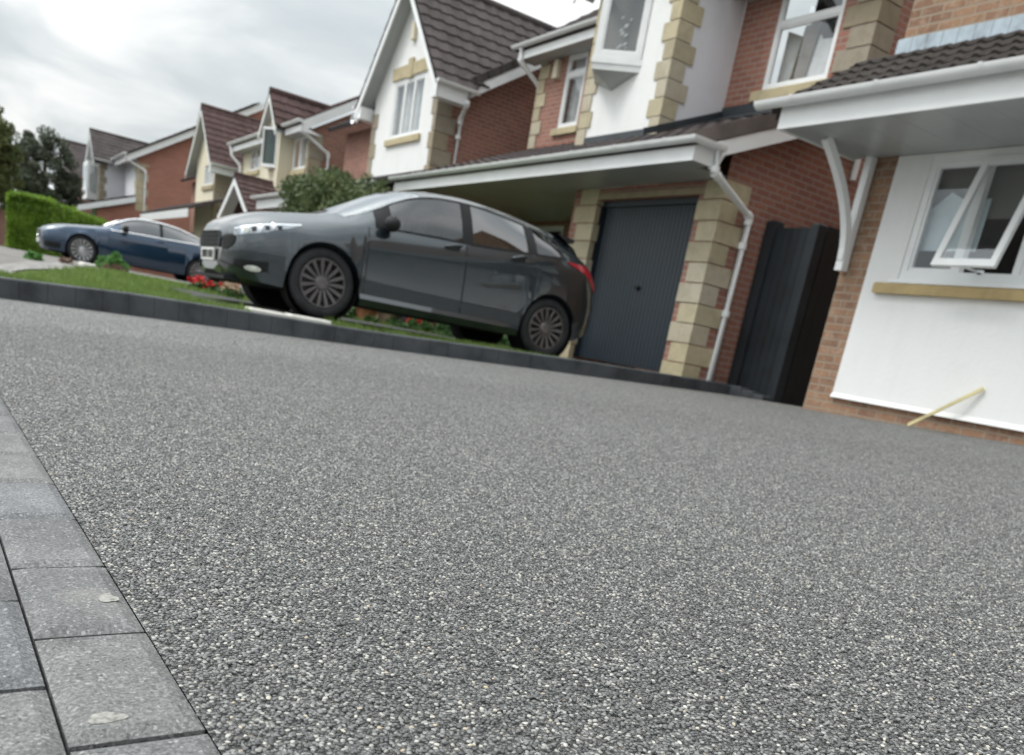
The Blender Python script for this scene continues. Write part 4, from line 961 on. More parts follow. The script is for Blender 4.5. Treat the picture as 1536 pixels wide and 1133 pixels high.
class Car:
    def __init__(s, table, axles, wheel_r, arch_r, base):
        s.T = np.array(table, float); s.axles = axles; s.wr = wheel_r; s.ar = arch_r; s.o = Vector(base); s.Lc = s.T[-1, 0]; s.cache = {}
    def ring(s, x):
        k = round(x, 4)
        if k in s.cache: return s.cache[k]
        c = [hermite(s.T[:, 0], s.T[:, i], x) for i in range(1, 11)]
        zbot, ws, zs, wm, zm, wb, zb, wr, zr, zc = c
        az = 0
        for a in s.axles:
            d2 = s.ar ** 2 - (x - a) ** 2
            if d2 > 0: az = s.wr - .01 + math.sqrt(d2)
        wsh = wb + (wm - wb) * .80; zsh = zm + (zb - zm) * .70
        r = [(0, zbot), (ws - .16, zbot), (ws, zs), ((ws + wm) / 2 + .012, zs + (zm - zs) * .45), (wm, zm), (wsh, zsh), (wb, zb),
             ((wb + wr) / 2 + .024, (zb + zr) / 2), (wr, zr), (wr - .05, zr + (zc - zr) * .42), (wr * .6, zr + (zc - zr) * .8), (0, zc)]
        if az:
            fl_ = .022
            r = [(0, zbot), (ws - .16, max(zbot, az - .12))] + [(w_ + (fl_ if i < 3 else 0) * (1 if az > zz_ else .6), max(zz_, az + .012 * i)) for i, (w_, zz_) in enumerate(r[2:6])] + r[6:]
        s.cache[k] = r; return r
    def P(s, x, v, side=1, off=0):
        r = s.ring(x); i = min(int(v), 10); f = v - i
        # smooth across rows (catmull)
        g = lambda j: np.array(r[max(0, min(11, j))])
        p0, p1, p2, p3 = g(i - 1), g(i), g(i + 1), g(i + 2)
        if i in (6, 7):
            t_ = v - 6; a6, a7, a8 = g(6), g(7), g(8); q = a6 * (t_ - 1) * (t_ - 2) / 2 - a7 * t_ * (t_ - 2) + a8 * t_ * (t_ - 1) / 2
        else: q = p1 * (1 - f) + p2 * f
        w_, z = q
        if off:
            e = .02; a = np.array(s.P(min(x + e, s.Lc), v, 1)) - np.array(s.P(max(0, x - e), v, 1)); b = np.array(s.P(x, min(11, v + .3), 1)) - np.array(s.P(x, max(0, v - .3), 1))
            n_ = np.cross(b, a); n_ = n_ / (np.linalg.norm(n_) + 1e-9)
            if n_[0] * 1 + n_[2] * .2 < 0: n_ = -n_
            w_ += n_[0] * off; z += n_[2] * off; x = x + n_[1] * off
        return (side * w_, x, z)
    def W(s, p): return (s.o.x + p[0], s.o.y + p[1], s.o.z + p[2])
    def patch(s, mb, f0, f1, v0, v1, side=1, off=.004, nx=24, nv=6):
        """patch whose front/rear limits are functions of v"""
        F = lambda f, v: f(v) if callable(f) else f
        vs = []
        for j in range(nv + 1):
            v = v0 + (v1 - v0) * j / nv
            for i in range(nx + 1):
                x = F(f0, v) + (F(f1, v) - F(f0, v)) * i / nx; vs.append(s.W(s.P(min(max(x, .001), s.Lc), v, side, off)))
        m = nx + 1
        mb.add(vs, [(j * m + i, j * m + i + 1, (j + 1) * m + i + 1, (j + 1) * m + i) for j in range(nv) for i in range(nx)])
    def body(s, parent, mats, wins, screen, rear, step=.02):
        xs = list(np.arange(s.T[0, 0], s.Lc, step)) + [s.Lc]
        for a in s.axles: xs += [a - s.ar + .001, a + s.ar - .001]
        xs = sorted(xs); rows = list(range(12))
        mb = MB(); n = len(rows)
        for side in (1, -1):
            b = len(mb.v)
            for x in xs:
                for v in rows: mb.v.append(s.W(s.P(x, v, side)))
            for i in range(len(xs) - 1):
                xm = (xs[i] + xs[i + 1]) / 2
                for j in range(n - 1):
                    if 6 <= j <= 7 and any(a < xm < c for a, c in wins): continue
                    if j >= 8 and (((screen[0](j + .5) if callable(screen[0]) else screen[0]) < xm < (screen[1](j + .5) if callable(screen[1]) else screen[1])) or (rear[0] < xm < rear[1])): continue
                    q = (b + i * n + j, b + (i + 1) * n + j, b + (i + 1) * n + j + 1, b + i * n + j + 1)
                    mb.f.append(q if side > 0 else q[::-1]); mb.mi.append(1 if j == 0 or j == 1 and False else 0)
        for x in (s.T[0, 0], s.Lc):
            r = s.ring(x); b = len(mb.v)
            for v in rows: mb.v.append(s.W(s.P(x, v, 1)))
            for v in rows: mb.v.append(s.W(s.P(x, v, -1)))
            for j in range(n - 1): mb.f.append((b + j, b + j + 1, b + n + j + 1, b + n + j)); mb.mi.append(0)
        o = mb.build('body', mats, parent, smooth=True, angle=38)
        # merge the centre seam so that reflections run across
        return o
def add_wheel(parent, c, r, rim_r, side, rim_m, hub_m, spokes, name='wheel'):
    e = bpy.data.objects.new(name, None); COL.objects.link(e); e.parent = parent; e.location = c
    w = .205; t = MB(); ax = (side, 0, 0)
    t.lathe((0, 0, 0), ax, [(-w, r - .10), (-w, r - .03), (-w + .03, r), (-.03, r), (-.008, r - .012), (0, r - .03), (.004, r - .06), (-.002, rim_r + .012), (-.012, rim_r)], 48)
    t.build('tyre', M['tyre'], e, smooth=True, angle=50)
    q = MB(); q.lathe((0, 0, 0), ax, [(-.012, rim_r), (-.004, rim_r - .006), (-.004, rim_r - .018), (-.03, rim_r - .024), (-.16, rim_r - .04)], 48)
    q.mat(0).lathe((0, 0, 0), ax, [(-.03, .075), (-.012, .06), (-.008, .03), (-.012, 0)], 24)
    for k in range(spokes):
        a = 2 * math.pi * k / spokes; d = Vector((0, math.cos(a), math.sin(a))); s_ = Vector((0, -math.sin(a), math.cos(a)))
        w0, w1 = .009, .017
        q.prism([Vector((side * -.022, 0, 0)) + d * .05 + s_ * w0, Vector((side * -.022, 0, 0)) + d * .05 - s_ * w0, Vector((side * -.010, 0, 0)) + d * (rim_r - .014) - s_ * w1, Vector((side * -.010, 0, 0)) + d * (rim_r - .014) + s_ * w1], (side * -.018, 0, 0))
    q.mat(1).lathe((0, 0, 0), ax, [(-.10, rim_r - .03), (-.10, 0)], 32)
    q.build('rim', [rim_m, hub_m], e, smooth=True, angle=30)
    return e
def tube_on(car, mb, fx, v, x0, x1, r, side=1, n=40, off=.004):
    pts = [car.W(car.P(x0 + (x1 - x0) * i / n, v(x0 + (x1 - x0) * i / n) if callable(v) else v, side, off)) for i in range(n + 1)]
    mb.tube(pts, r, 6)

def seats(parent, o, xs):
    q = MB()
    for x in xs:
        for yy in (-.36, .36):
            q.bbox(o.x + yy - .24, o.x + yy + .24, o.y + x, o.y + x + .5, o.z + .3, o.z + .5, .05)
            q.prism([(o.x + yy - .23, o.y + x + .45, o.z + .48), (o.x + yy - .23, o.y + x + .60, o.z + .48), (o.x + yy - .23, o.y + x + .78, o.z + 1.06), (o.x + yy - .23, o.y + x + .68, o.z + 1.06)], (.46, 0, 0))
            q.prism([(o.x + yy - .12, o.y + x + .71, o.z + 1.09), (o.x + yy - .12, o.y + x + .82, o.z + 1.09), (o.x + yy - .12, o.y + x + .84, o.z + 1.27), (o.x + yy - .12, o.y + x + .75, o.z + 1.27)], (.24, 0, 0))
    return q.build('seat', M['interior'], parent)

# grey hatchback
GC = thing('hatchback_car', 'dark grey five-door hatchback parked with its tail to the garage', 'car')
T = [ #  s   zbot  ws   zs   wm   zm    wb   zb    wr   zr    zc
 [0.07, .27, .34, .32, .46, .46, .41, .585, .33, .62, .64],
 [0.11, .22, .55, .27, .63, .46, .57, .64, .45, .685, .71],
 [0.19, .19, .70, .24, .76, .48, .70, .680, .55, .745, .775],
 [0.41, .18, .82, .22, .863, .52, .80, .748, .60, .830, .872],
 [0.68, .18, .865, .21, .897, .55, .845, .80, .63, .888, .928],
 [0.98, .18, .885, .205, .91, .57, .858, .865, .67, .942, .985],
 [1.15, .18, .885, .205, .912, .58, .858, .895, .70, .975, 1.05],
 [1.40, .18, .885, .205, .912, .58, .855, .930, .705, 1.08, 1.175],
 [1.66, .18, .885, .21, .912, .58, .850, .950, .675, 1.215, 1.31],
 [1.92, .18, .885, .21, .912, .58, .848, .965, .645, 1.325, 1.41],
 [2.23, .18, .885, .215, .912, .585, .846, .980, .625, 1.385, 1.465],
 [2.60, .18, .885, .22, .912, .59, .845, .997, .615, 1.402, 1.489],
 [3.08, .18, .885, .23, .912, .60, .843, 1.035, .605, 1.368, 1.474],
 [3.48, .18, .880, .24, .910, .61, .835, 1.072, .590, 1.312, 1.440],
 [3.80, .20, .868, .26, .900, .63, .818, 1.098, .575, 1.245, 1.403],
 [4.00, .22, .845, .28, .880, .65, .788, 1.10, .565, 1.19, 1.368],
 [4.10, .24, .82, .30, .857, .65, .755, 1.065, .600, 1.11, 1.19],
 [4.20, .27, .78, .33, .815, .64, .715, 1.00, .620, 1.035, 1.06],
 [4.29, .32, .70, .37, .735, .60, .65, .86, .58, .88, .90]]
car = Car(T, (.95, 3.60), .325, .368, (-9.76, 2.07, -.115))
W1, W2, W3 = (1.60, 2.43), (2.53, 3.24), (3.34, 3.70)
SC0 = lambda v: 1.17 - (v - 8) / 3 * .20
SC1 = lambda v: 1.95 - (v - 8) / 3 * .14
car.body(GC, [M['paint_grey'], M['under']], [W1, W2, W3], (lambda v: SC0(v) + .03, lambda v: SC1(v) - .03), (9., 9.1))
for side in (1, -1):
    for (a, b), gm, nm in ((W1, 'glass_car', 'window'), (W2, 'glass_tint', 'window'), (W3, 'glass_dark', 'quarter_window')):
        q = MB(); q.mat(0); car.patch(q, a, b, 6.10, 7.95, side, .001, 20, 4)
        q.mat(1)
        for (c0, c1, v0, v1) in ((a - .01, b + .01, 6.0, 6.10), (a - .01, b + .01, 7.93, 8.05), (a - .025, a + .012, 6.0, 8.02), (b - .012, b + .025, 6.0, 8.02)): car.patch(q, c0, c1, v0, v1, side, .005, 14, 3)
        q.build(nm, [M[gm], M['black']], GC, smooth=True)
    q = MB(); car.patch(q, 2.43, 2.53, 6.05, 8.0, side, .003, 3, 6); car.patch(q, 1.44, 1.61, 6.02, 7.95, side, .004, 3, 6); car.patch(q, 3.24, 3.34, 6.05, 8.0, side, .003, 3, 6); q.build('pillar_trim', M['black'], GC, smooth=True)
    # doors: raised skin over a dark shut line
    for nm, a, b in (('door', 1.37, 2.455), ('door', 2.47, 3.26)):
        fa = (lambda v, a=a: a + (.0 if a < 2 else 0)); fb = (lambda v, b=b: b - (max(0, 3.6 - v) * .16 if b > 3 else 0) - (0 if b < 3 else max(0, .0)))
        q = MB(); q.mat(1); car.patch(q, lambda v: fa(v) - .008, lambda v: fb(v) + .008, 2.25, 5.98, side, .0015, 30, 8)
        q.mat(0); car.patch(q, fa, fb, 2.32, 5.97, side, .0035, 30, 8)
        dr_ = q.build(nm, [M['paint_grey'], M['black']], GC, smooth=True)
        hx = b - .25; q = MB(); pth = [car.W(car.P(hx + t_ * .19, 5.45 + .25 * t_, side, .02 + .022 * math.sin(math.pi * t_))) for t_ in np.linspace(0, 1, 7)]; q.tube(pth, .013, 8)
        q.mat(1); car.patch(q, hx + .02, hx + .17, 5.25, 5.75, side, .0045, 4, 2)
        q.build('handle', [M['paint_grey'], M['black']], dr_, smooth=True)
    q = MB()
    for k_ in range(24):
        x0_, x1_ = 1.33 + k_ * .0785, 1.33 + (k_ + 1) * .0785
        q.quad(*[car.W((side * w_, x_, z_)) for x_, w_, z_ in ((x0_, .905, .30), (x1_, .905, .30), (x1_, .928, .255), (x0_, .928, .255))]); q.quad(*[car.W((side * w_, x_, z_)) for x_, w_, z_ in ((x0_, .928, .255), (x1_, .928, .255), (x1_, .90, .185), (x0_, .90, .185))])
    q.build('side_skirt', M['paint_grey'], GC, smooth=True)
    # door mirror
    q = MB(); c = car.W(car.P(1.57, 6.05, side, .0)); cx = c[0] + side * .12
    q.tube([(c[0] - side * .02, c[1] + .02, c[2] + .0), (cx, c[1], c[2] + .03)], .02, 8)
    vs = []; 
    for i in range(9):
        for j in range(14):
            ph, w_ = math.pi * i / 8, math.tau * j / 14
            vs.append((cx + math.sin(ph) * math.cos(w_) * .105, c[1] + math.cos(ph) * .075 - .01, c[2] + .045 + math.sin(ph) * math.sin(w_) * .075))
    q.add(vs, [(i * 14 + j, i * 14 + (j + 1) % 14, (i + 1) * 14 + (j + 1) % 14, (i + 1) * 14 + j) for i in range(8) for j in range(14)])
    q.build('door_mirror', M['black'], GC, smooth=True)
    # lamps
    q = MB(); q.mat(0); car.patch(q, lambda v: .13, lambda v: .36 + .34 * min(1, (v - 4.95) / .8), 4.95, 5.85, side, .004, 16, 6)
    q.mat(1); car.patch(q, lambda v: .14, lambda v: .70, 5.87, 5.99, side, .006, 16, 2)
    for k in range(3):
        c = car.W(car.P(.22 + .11 * k, 5.36 + .12 * k, side, .006)); q.mat(2 if k == 0 else 1).lathe(c, (side * .7, -.7, .1), [(0, .034), (.008, .032), (.004, .018), (.008, 0)], 12); q.mat(3); car.patch(q, .26 + .11 * k, .30 + .11 * k, 5.12 + .08 * k, 5.75, side, .0055, 3, 3)
    q.build('headlight', [M['lamp_glass'], M['chrome'], M['fog_lens'], M['black']], GC, smooth=True)
    q = MB(); q.mat(1); car.patch(q, .14, .42, 2.25, 3.35, side, .003, 10, 4); q.mat(0)
    vs = [car.W(car.P(.29 + .07 * math.cos(w_), 2.85 + .20 * math.sin(w_), side, .012)) for w_ in np.linspace(0, math.tau, 17)[:-1]]; q.add(vs + [car.W(car.P(.29, 2.85, side, .022))], [(i_, (i_ + 1) % 16, 16) for i_ in range(16)])
    q.build('fog_lamp', [M['fog_lens'], M['black']], GC, smooth=True)
    q = MB(); car.patch(q, .07, .44, 2.2, 2.75, side, .012, 10, 3); q.build('bumper_blade', M['paint_grey'], GC, smooth=True)
    q = MB(); car.patch(q, lambda v: 3.74 + (5.8 - v) * .42, lambda v: 4.24, 4.75, 5.8, side, .006, 10, 8); q.build('tail_light', M['red_lens'], GC, smooth=True)
# windscreen and rear glass
def screen(mb, c, x0, x1, off=.002):
    for side in (1, -1): c.patch(mb, x0, x1, 8.05, 11, side, off, 12, 6)
q = MB(); screen(q, car, SC0, SC1); q.build('windscreen', M['glass_screen'], GC, smooth=True)
q = MB(); screen(q, car, 4.0, 4.125); q.build('rear_window', M['glass_tint'], GC, smooth=True)
# grille, lower intake, plate, spoiler
o = car.o; gy_ = o.y + .07
q = MB(); q.prism([(o.x - .36, gy_ - .016, o.z + .625), (o.x + .36, gy_ - .016, o.z + .625), (o.x + .44, gy_ - .012, o.z + .56), (o.x + .42, gy_ - .016, o.z + .475), (o.x - .42, gy_ - .016, o.z + .475), (o.x - .44, gy_ - .012, o.z + .56)], (0, .09, 0))
for side in (1, -1): car.patch(q, .075, lambda v: .092 + .05 * math.sin((v - 4.0) / 1.5 * math.pi), 4.0, 5.5, side, .007, 6, 6)
for k in range(4): q.box(o.x - .30, o.x + .30, gy_ - .022, gy_ - .0165, o.z + .50 + .037 * k, o.z + .508 + .037 * k)
q.build('grille', M['black'], GC)
q = MB(); q.prism([(o.x - .40, gy_ + .0, o.z + .33), (o.x + .40, gy_ + .0, o.z + .33), (o.x + .46, gy_ + .03, o.z + .25), (o.x - .46, gy_ + .03, o.z + .25)], (0, .08, 0)); q.build('intake', M['black'], GC)
q = MB(); q.box(o.x - .62, o.x + .62, gy_ + .0, gy_ + .2, o.z + .195, o.z + .225); q.build('splitter', M['black'], GC)
q = MB(); q.box(o.x - .26, o.x + .26, gy_ - .03, gy_ - .013, o.z + .352, o.z + .463); pl = q.build('number_plate', M['plate'], GC)
q = MB()
for k, (a, b) in enumerate(((-.22, .05), (-.155, .05), (-.09, .05), (-.025, .05), (.06, .05), (.125, .05), (.19, .045))):
    x_ = o.x + a; z_ = o.z + .37; y_ = gy_ - .033
    q.box(x_, x_ + .014, y_, y_ + .004, z_, z_ + .075); q.box(x_ + .034, x_ + .048, y_, y_ + .004, z_, z_ + .075)
    q.box(x_ + .014, x_ + .034, y_, y_ + .004, z_ + (.0 if k % 3 == 0 else .062), z_ + (.013 if k % 3 == 0 else .075)); q.box(x_ + .014, x_ + .034, y_, y_ + .004, z_ + .032, z_ + .043)
q.build('lettering', M['black'], pl)
q = MB(); vs = []
for i in range(13):
    a = -1 + i / 6; x_ = o.x + a * .55; ys = o.y + 4.02 - .05 * a * a; z_ = o.z + 1.372 - .03 * a * a
    vs += [(x_, ys - .24, z_ + .03), (x_, ys + .015, z_ + .006), (x_, ys + .01, z_ - .035), (x_, ys - .06, z_ - .05)]
q.add(vs, [(i * 4 + j, i * 4 + (j + 1) % 4, (i + 1) * 4 + (j + 1) % 4, (i + 1) * 4 + j) for i in range(12) for j in range(4)] + [(0, 1, 2, 3), (51, 50, 49, 48)]); q.build('spoiler', M['paint_grey'], GC)
q = MB()
for a in car.axles:
    for sd in (1, -1):
        q.lathe((o.x + sd * .60, o.y + a, o.z + .325), (sd, 0, 0), [(0, 0), (0, .36), (.27, .372)], 32)
q.box(o.x - .72, o.x + .72, o.y + 1.38, o.y + 3.15, o.z + .17, o.z + .3); q.box(o.x - .6, o.x + .6, o.y + .35, o.y + 4.1, o.z + .2, o.z + .34)
q.build('underbody', M['under'], GC)
q = MB(); q.prism([(o.x - .78, o.y + 1.22, o.z + .9), (o.x - .78, o.y + 1.6, o.z + .96), (o.x - .78, o.y + 1.6, o.z + .7), (o.x - .78, o.y + 1.2, o.z + .6)], (1.56, 0, 0)); q.build('dashboard', M['interior'], GC)
seats(GC, o, (1.75, 2.65))
for a in car.axles:
    for sd in (1, -1): add_wheel(GC, (o.x + sd * .895, o.y + a, o.z + .325), .325, .232, sd, M['rim_dark'], M['rim_hub'], 15)

# navy coupe
BC = thing('coupe_car', 'navy blue coupe with silver wheels and bright window trim, parked by the hedge', 'car')
T = [
 [0.00, .26, .38, .31, .50, .46, .46, .60, .36, .655, .675],
 [0.06, .21, .60, .26, .69, .46, .64, .655, .48, .705, .725],
 [0.18, .18, .74, .23, .79, .48, .73, .71, .56, .76, .78],
 [0.45, .17, .84, .21, .87, .52, .81, .79, .64, .835, .86],
 [0.80, .17, .875, .21, .90, .55, .85, .845, .69, .89, .915],
 [1.20, .17, .88, .20, .905, .57, .855, .895, .72, .945, .97],
 [1.45, .17, .88, .20, .905, .58, .85, .925, .73, .985, 1.01],
 [1.70, .17, .88, .20, .905, .58, .85, .935, .69, 1.125, 1.16],
 [2.00, .17, .88, .20, .905, .58, .845, .945, .63, 1.27, 1.31],
 [2.30, .17, .88, .20, .905, .58, .845, .955, .60, 1.335, 1.385],
 [2.70, .17, .88, .20, .905, .59, .84, .965, .585, 1.345, 1.40],
 [3.10, .17, .88, .20, .905, .60, .84, .98, .575, 1.315, 1.375],
 [3.50, .18, .88, .22, .907, .62, .84, .995, .565, 1.23, 1.30],
 [3.85, .19, .875, .24, .903, .64, .825, 1.00, .57, 1.12, 1.19],
 [4.15, .21, .86, .26, .89, .65, .79, .995, .60, 1.02, 1.06],
 [4.40, .23, .83, .29, .86, .65, .74, .96, .60, .985, 1.00],
 [4.60, .27, .78, .33, .80, .62, .68, .90, .58, .925, .94],
 [4.69, .32, .70, .38, .72, .58, .62, .78, .54, .80, .82]]
c2 = Car(T, (.90, 3.74), .335, .375, (-26.85, 1.72, -.085))
W1 = (1.78, 3.72)
c2.body(BC, [M['paint_blue'], M['under']], [W1], (1.50, 2.12), (3.55, 4.12))
for side in (1, -1):
    q = MB(); q.mat(0); c2.patch(q, *W1, 6.1, 7.95, side, .001, 24, 4); q.mat(1); c2.patch(q, 2.72, 2.80, 6.05, 8, side, .004, 3, 4); q.build('window', [M['glass_tint'], M['black']], BC, smooth=True)
    q = MB(); tube_on(c2, q, None, 8.0, 1.55, 3.95, .03, side); tube_on(c2, q, None, 6.05, 1.55, 3.95, .02, side)
    q.tube([c2.W(c2.P(3.95 - .0 * t_, 6.05 + 1.95 * t_, side, .006)) for t_ in np.linspace(0, 1, 6)], .02, 6); q.build('window_trim', M['chrome'], BC, smooth=True)
    q = MB(); q.mat(1); c2.patch(q, 1.49, 2.91, 2.25, 5.98, side, .0015, 30, 8); q.mat(0); c2.patch(q, 1.50, 2.90, 2.32, 5.97, side, .0035, 30, 8); dr_ = q.build('door', [M['paint_blue'], M['black']], BC, smooth=True)
    q = MB(); q.tube([c2.W(c2.P(2.62 + .2 * t_, 5.3, side, .012 + .03 * math.sin(math.pi * t_))) for t_ in np.linspace(0, 1, 6)], .014, 8); q.build('handle', M['paint_blue'], dr_, smooth=True)
    q = MB(); c = c2.W(c2.P(1.86, 6.2, side, 0)); cx = c[0] + side * .13; q.tube([(c[0], c[1], c[2]), (cx, c[1], c[2] + .03)], .02, 8); q.lathe((cx, c[1] - .06, c[2] + .06), (0, 1, 0), [(0, .02), (.02, .06), (.06, .085), (.13, .08), (.13, 0)], 14); q.build('door_mirror', M['black'], BC, smooth=True)
    q = MB(); c2.patch(q, .06, lambda v: .34 + .3 * (v - 5.4), 5.4, 6.5, side, .004, 12, 5); q.build('headlight', M['lamp_glass'], BC, smooth=True)
    q = MB(); c2.patch(q, 4.35, 4.66, 5.2, 6.2, side, .006, 8, 4); q.build('tail_light', M['red_lens'], BC, smooth=True)
    q = MB(); c2.patch(q, .08, .42, 2.4, 3.4, side, .006, 8, 4); q.build('intake', M['black'], BC, smooth=True)
q = MB(); screen(q, c2, 1.49, 2.13); q.build('windscreen', M['glass_screen'], BC, smooth=True)
q = MB(); screen(q, c2, 3.54, 4.13); q.build('rear_window', M['glass_tint'], BC, smooth=True)
o = c2.o
q = MB(); q.box(o.x - .36, o.x + .36, o.y - .012, o.y + .03, o.z + .47, o.z + .64); q.build('grille', M['black'], BC)
q = MB(); q.box(o.x - .4, o.x + .4, o.y - .02, o.y + .03, o.z + .64, o.z + .665); q.lathe((o.x, o.y - .012, o.z + .56), (0, -1, 0), [(0, .09), (.012, .09), (.012, .075), (.004, .07)], 20); q.build('grille_trim', M['chrome'], BC)
q = MB(); q.box(o.x - .26, o.x + .26, o.y - .03, o.y - .0, o.z + .34, o.z + .45); q.build('number_plate', M['plate'], BC)
q = MB()
for a in c2.axles:
    for sd in (1, -1): q.lathe((o.x + sd * .60, o.y + a, o.z + .335), (sd, 0, 0), [(0, 0), (0, .37), (.27, .382)], 32)
q.box(o.x - .7, o.x + .7, o.y + .4, o.y + 4.3, o.z + .18, o.z + .32); q.build('underbody', M['under'], BC)
seats(BC, o, (1.95, 2.8))
for a in c2.axles:
    for sd in (1, -1): add_wheel(BC, (o.x + sd * .89, o.y + a, o.z + .335), .335, .25, sd, M['rim_silver'], M['rim_hub'], 14)

# ------------------------------------------------------------------ planting
def leaves(name, pts, size, mt, parent=None, squash=1.):
    """one small bent leaf per point, random attitude"""
    n = len(pts); P = np.array(pts); a = rng.normal(size=(n, 3)); a /= np.linalg.norm(a, axis=1)[:, None]
    b = np.cross(a, rng.normal(size=(n, 3))); b /= np.linalg.norm(b, axis=1)[:, None]
    s = size * rng.uniform(.55, 1.4, (n, 1))
    v = np.stack([P - a * s, P + b * s * .45, P + a * s, P - b * s * .45], 1).reshape(-1, 3)
    me = bpy.data.meshes.new(name); me.vertices.add(4 * n); me.vertices.foreach_set('co', v.ravel()); me.loops.add(4 * n); me.loops.foreach_set('vertex_index', np.arange(4 * n))
    me.polygons.add(n); me.polygons.foreach_set('loop_start', np.arange(0, 4 * n, 4)); me.polygons.foreach_set('loop_total', np.full(n, 4)); me.update(); me.validate()
    me.materials.append(mt); o = bpy.data.objects.new(name, me); COL.objects.link(o)
    if parent: o.parent = parent
    return o
def clumps(c, rad, nc, per, cs, flat=1.):
    """points in lumpy clusters through an ellipsoid"""
    out = []
    for k in range(nc):
        d = rng.normal(size=3); d /= np.linalg.norm(d); r_ = rng.uniform(.35, 1.0) ** .5
        q = np.array(c) + d * r_ * np.array(rad); q[2] = max(q[2], c[2] - rad[2] * .95)
        k_ = cs * rng.uniform(.6, 1.4)
        e = rng.normal(size=(per, 3)); e /= np.linalg.norm(e, axis=1)[:, None]; e *= (rng.random((per, 1)) ** .4)
        out.append(q + e * k_ * np.array([1, 1, .75]))
    return np.concatenate(out)
def limbs(mb, base, top, r, n, spread):
    base, top = Vector(base), Vector(top)
    mid = base.lerp(top, .5) + Vector((rng.normal() * .1, rng.normal() * .1, 0)); mb.tube([base, mid, top], [r, r * .75, r * .3], 10)
    for k in range(n):
        t = .35 + .6 * k / n; p_ = base.lerp(top, t); a = k * 2.4; e = p_ + Vector((math.cos(a) * spread * (1.1 - t * .5), math.sin(a) * spread * (1.1 - t * .5), spread * .55))
        mb.tube([p_, p_.lerp(e, .5) + Vector((0, 0, .1)), e], [r * .4, r * .28, r * .08], 7)

bs = thing('bush', 'large rounded evergreen bush standing between the grey car and the gabled house', 'bush')
cen = (-17.35, 6.0, 1.2)
leaves('crown', np.concatenate([clumps((-17.5, 6.0, 1.32), (1.85, .75, 1.18), 150, 190, .30), clumps((-16.1, 6.0, 1.05), (1.3, .6, .9), 60, 110, .26), clumps((-15.2, 6.0, .9), (.6, .5, .8), 24, 100, .24), clumps((-18.4, 6.0, 1.0), (1.0, .6, 1.0), 50, 110, .26)]), .06, M['leaf_bush'], bs)
q = MB(); limbs(q, (-17.3, 6.0, -.1), (-17.3, 6.0, 1.9), .07, 8, .8); q.build('stem', M['bark'], bs)

hd_ = thing('hedge', 'bright green clipped hedge beside the nose of the navy coupe', 'hedge')
A0, B0 = np.array([-30.6, 1.72]), np.array([-40., 5.0]); dd = (B0 - A0) / np.linalg.norm(B0 - A0); nn_ = np.array([-dd[1], dd[0]])
n = 60000; t = rng.random(n) ** 1.25 * np.linalg.norm(B0 - A0); s_ = rng.uniform(-.55, .55, n); z = rng.uniform(-.1, 1.42, n)
face = rng.integers(0, 4, n); jit = rng.normal(0, .035, n) + .03 * np.sin(t * 5)
s_ = np.where(face == 0, -.55 + jit, np.where(face == 1, .55 + jit, s_)); z = np.where(face == 2, 1.40 + jit + .03 * np.sin(t * 3.1), z); t = np.where(face == 3, 0 + np.abs(jit) * 1.5 + .08 * (z > 1.2), t)
leaves('foliage', np.stack([A0[0] + dd[0] * t + nn_[0] * s_, A0[1] + dd[1] * t + nn_[1] * s_, z], 1), .045, M['leaf_hedge'], hd_)
core = MB(); core.obox((A0[0] + nn_[0] * -.47 + dd[0] * .1, A0[1] + nn_[1] * -.47 + dd[1] * .1, -.1), (dd[0] * 9.8, dd[1] * 9.8, 0), (nn_[0] * .94, nn_[1] * .94, 0), (0, 0, 1.42)); core.build('core', M['leaf_low'], hd_)

t1 = thing('tree', 'dark leafed tree with gaps of sky in front of the far brown roof', 'tree')
pts = np.concatenate([clumps((-50, 3.4, 3.0), (1.75, 1.4, 2.2), 90, 190, .36), clumps((-50.5, 2.4, 2.8), (1.2, 1.1, 1.7), 34, 140, .34), clumps((-50, 4.3, 2.4), (1.0, .55, 1.5), 22, 80, .35)])
leaves('crown', pts, .085, M['leaf_dark'], t1); q = MB(); limbs(q, (-50, 3.4, -.1), (-50, 3.4, 4.9), .16, 12, 1.2); q.build('trunk', M['bark'], t1)
t2 = thing('tree', 'taller olive green tree cut by the edge of the view', 'tree')
pts = np.concatenate([clumps((-46, .7, 3.6), (1.6, 1.1, 2.0), 90, 170, .40), clumps((-46, 1.5, 3.2), (.8, .8, 1.5), 36, 150, .35)])
leaves('crown', pts, .09, M['leaf_olive'], t2); q = MB(); limbs(q, (-46, .6, -.1), (-46, .6, 5.0), .18, 12, 1.2); q.build('trunk', M['bark'], t2)
sh_ = thing('shrub', 'small green and brown heather mound on the gravel bed', 'shrub')
leaves('foliage', clumps((-17, 2.2, .0), (.30, .24, .2), 40, 60, .08), .03, M['leaf_shrub'], sh_)
leaves('flower_heads', clumps((-16.7, 2.18, -.06), (.22, .2, .08), 24, 50, .06), .022, M['leaf_brown'], sh_)
for (x, y, r_, lb) in ((-12.6, .75, .12, 'tiny green weed tuft at the far end of the gravel bed'), (-15.5, 1.35, .13, 'brown low tuft on the gravel bed before the coupe')):
    o_ = leaves('weed_tuft', clumps((x, y, lz(x, y) + .02), (r_, r_ * .8, .06), 10, 40, .05), .025, M['leaf_shrub'] if 'green' in lb else M['leaf_brown']); tag(o_, lb, 'weed')
q = MB(); q.bbox(-17.9, -17.2, 1.75, 1.95, -.12, -.02, .02); tag(q.build('flagstone', M['edging']), 'pale flat stone beside the heather mound', 'stone')
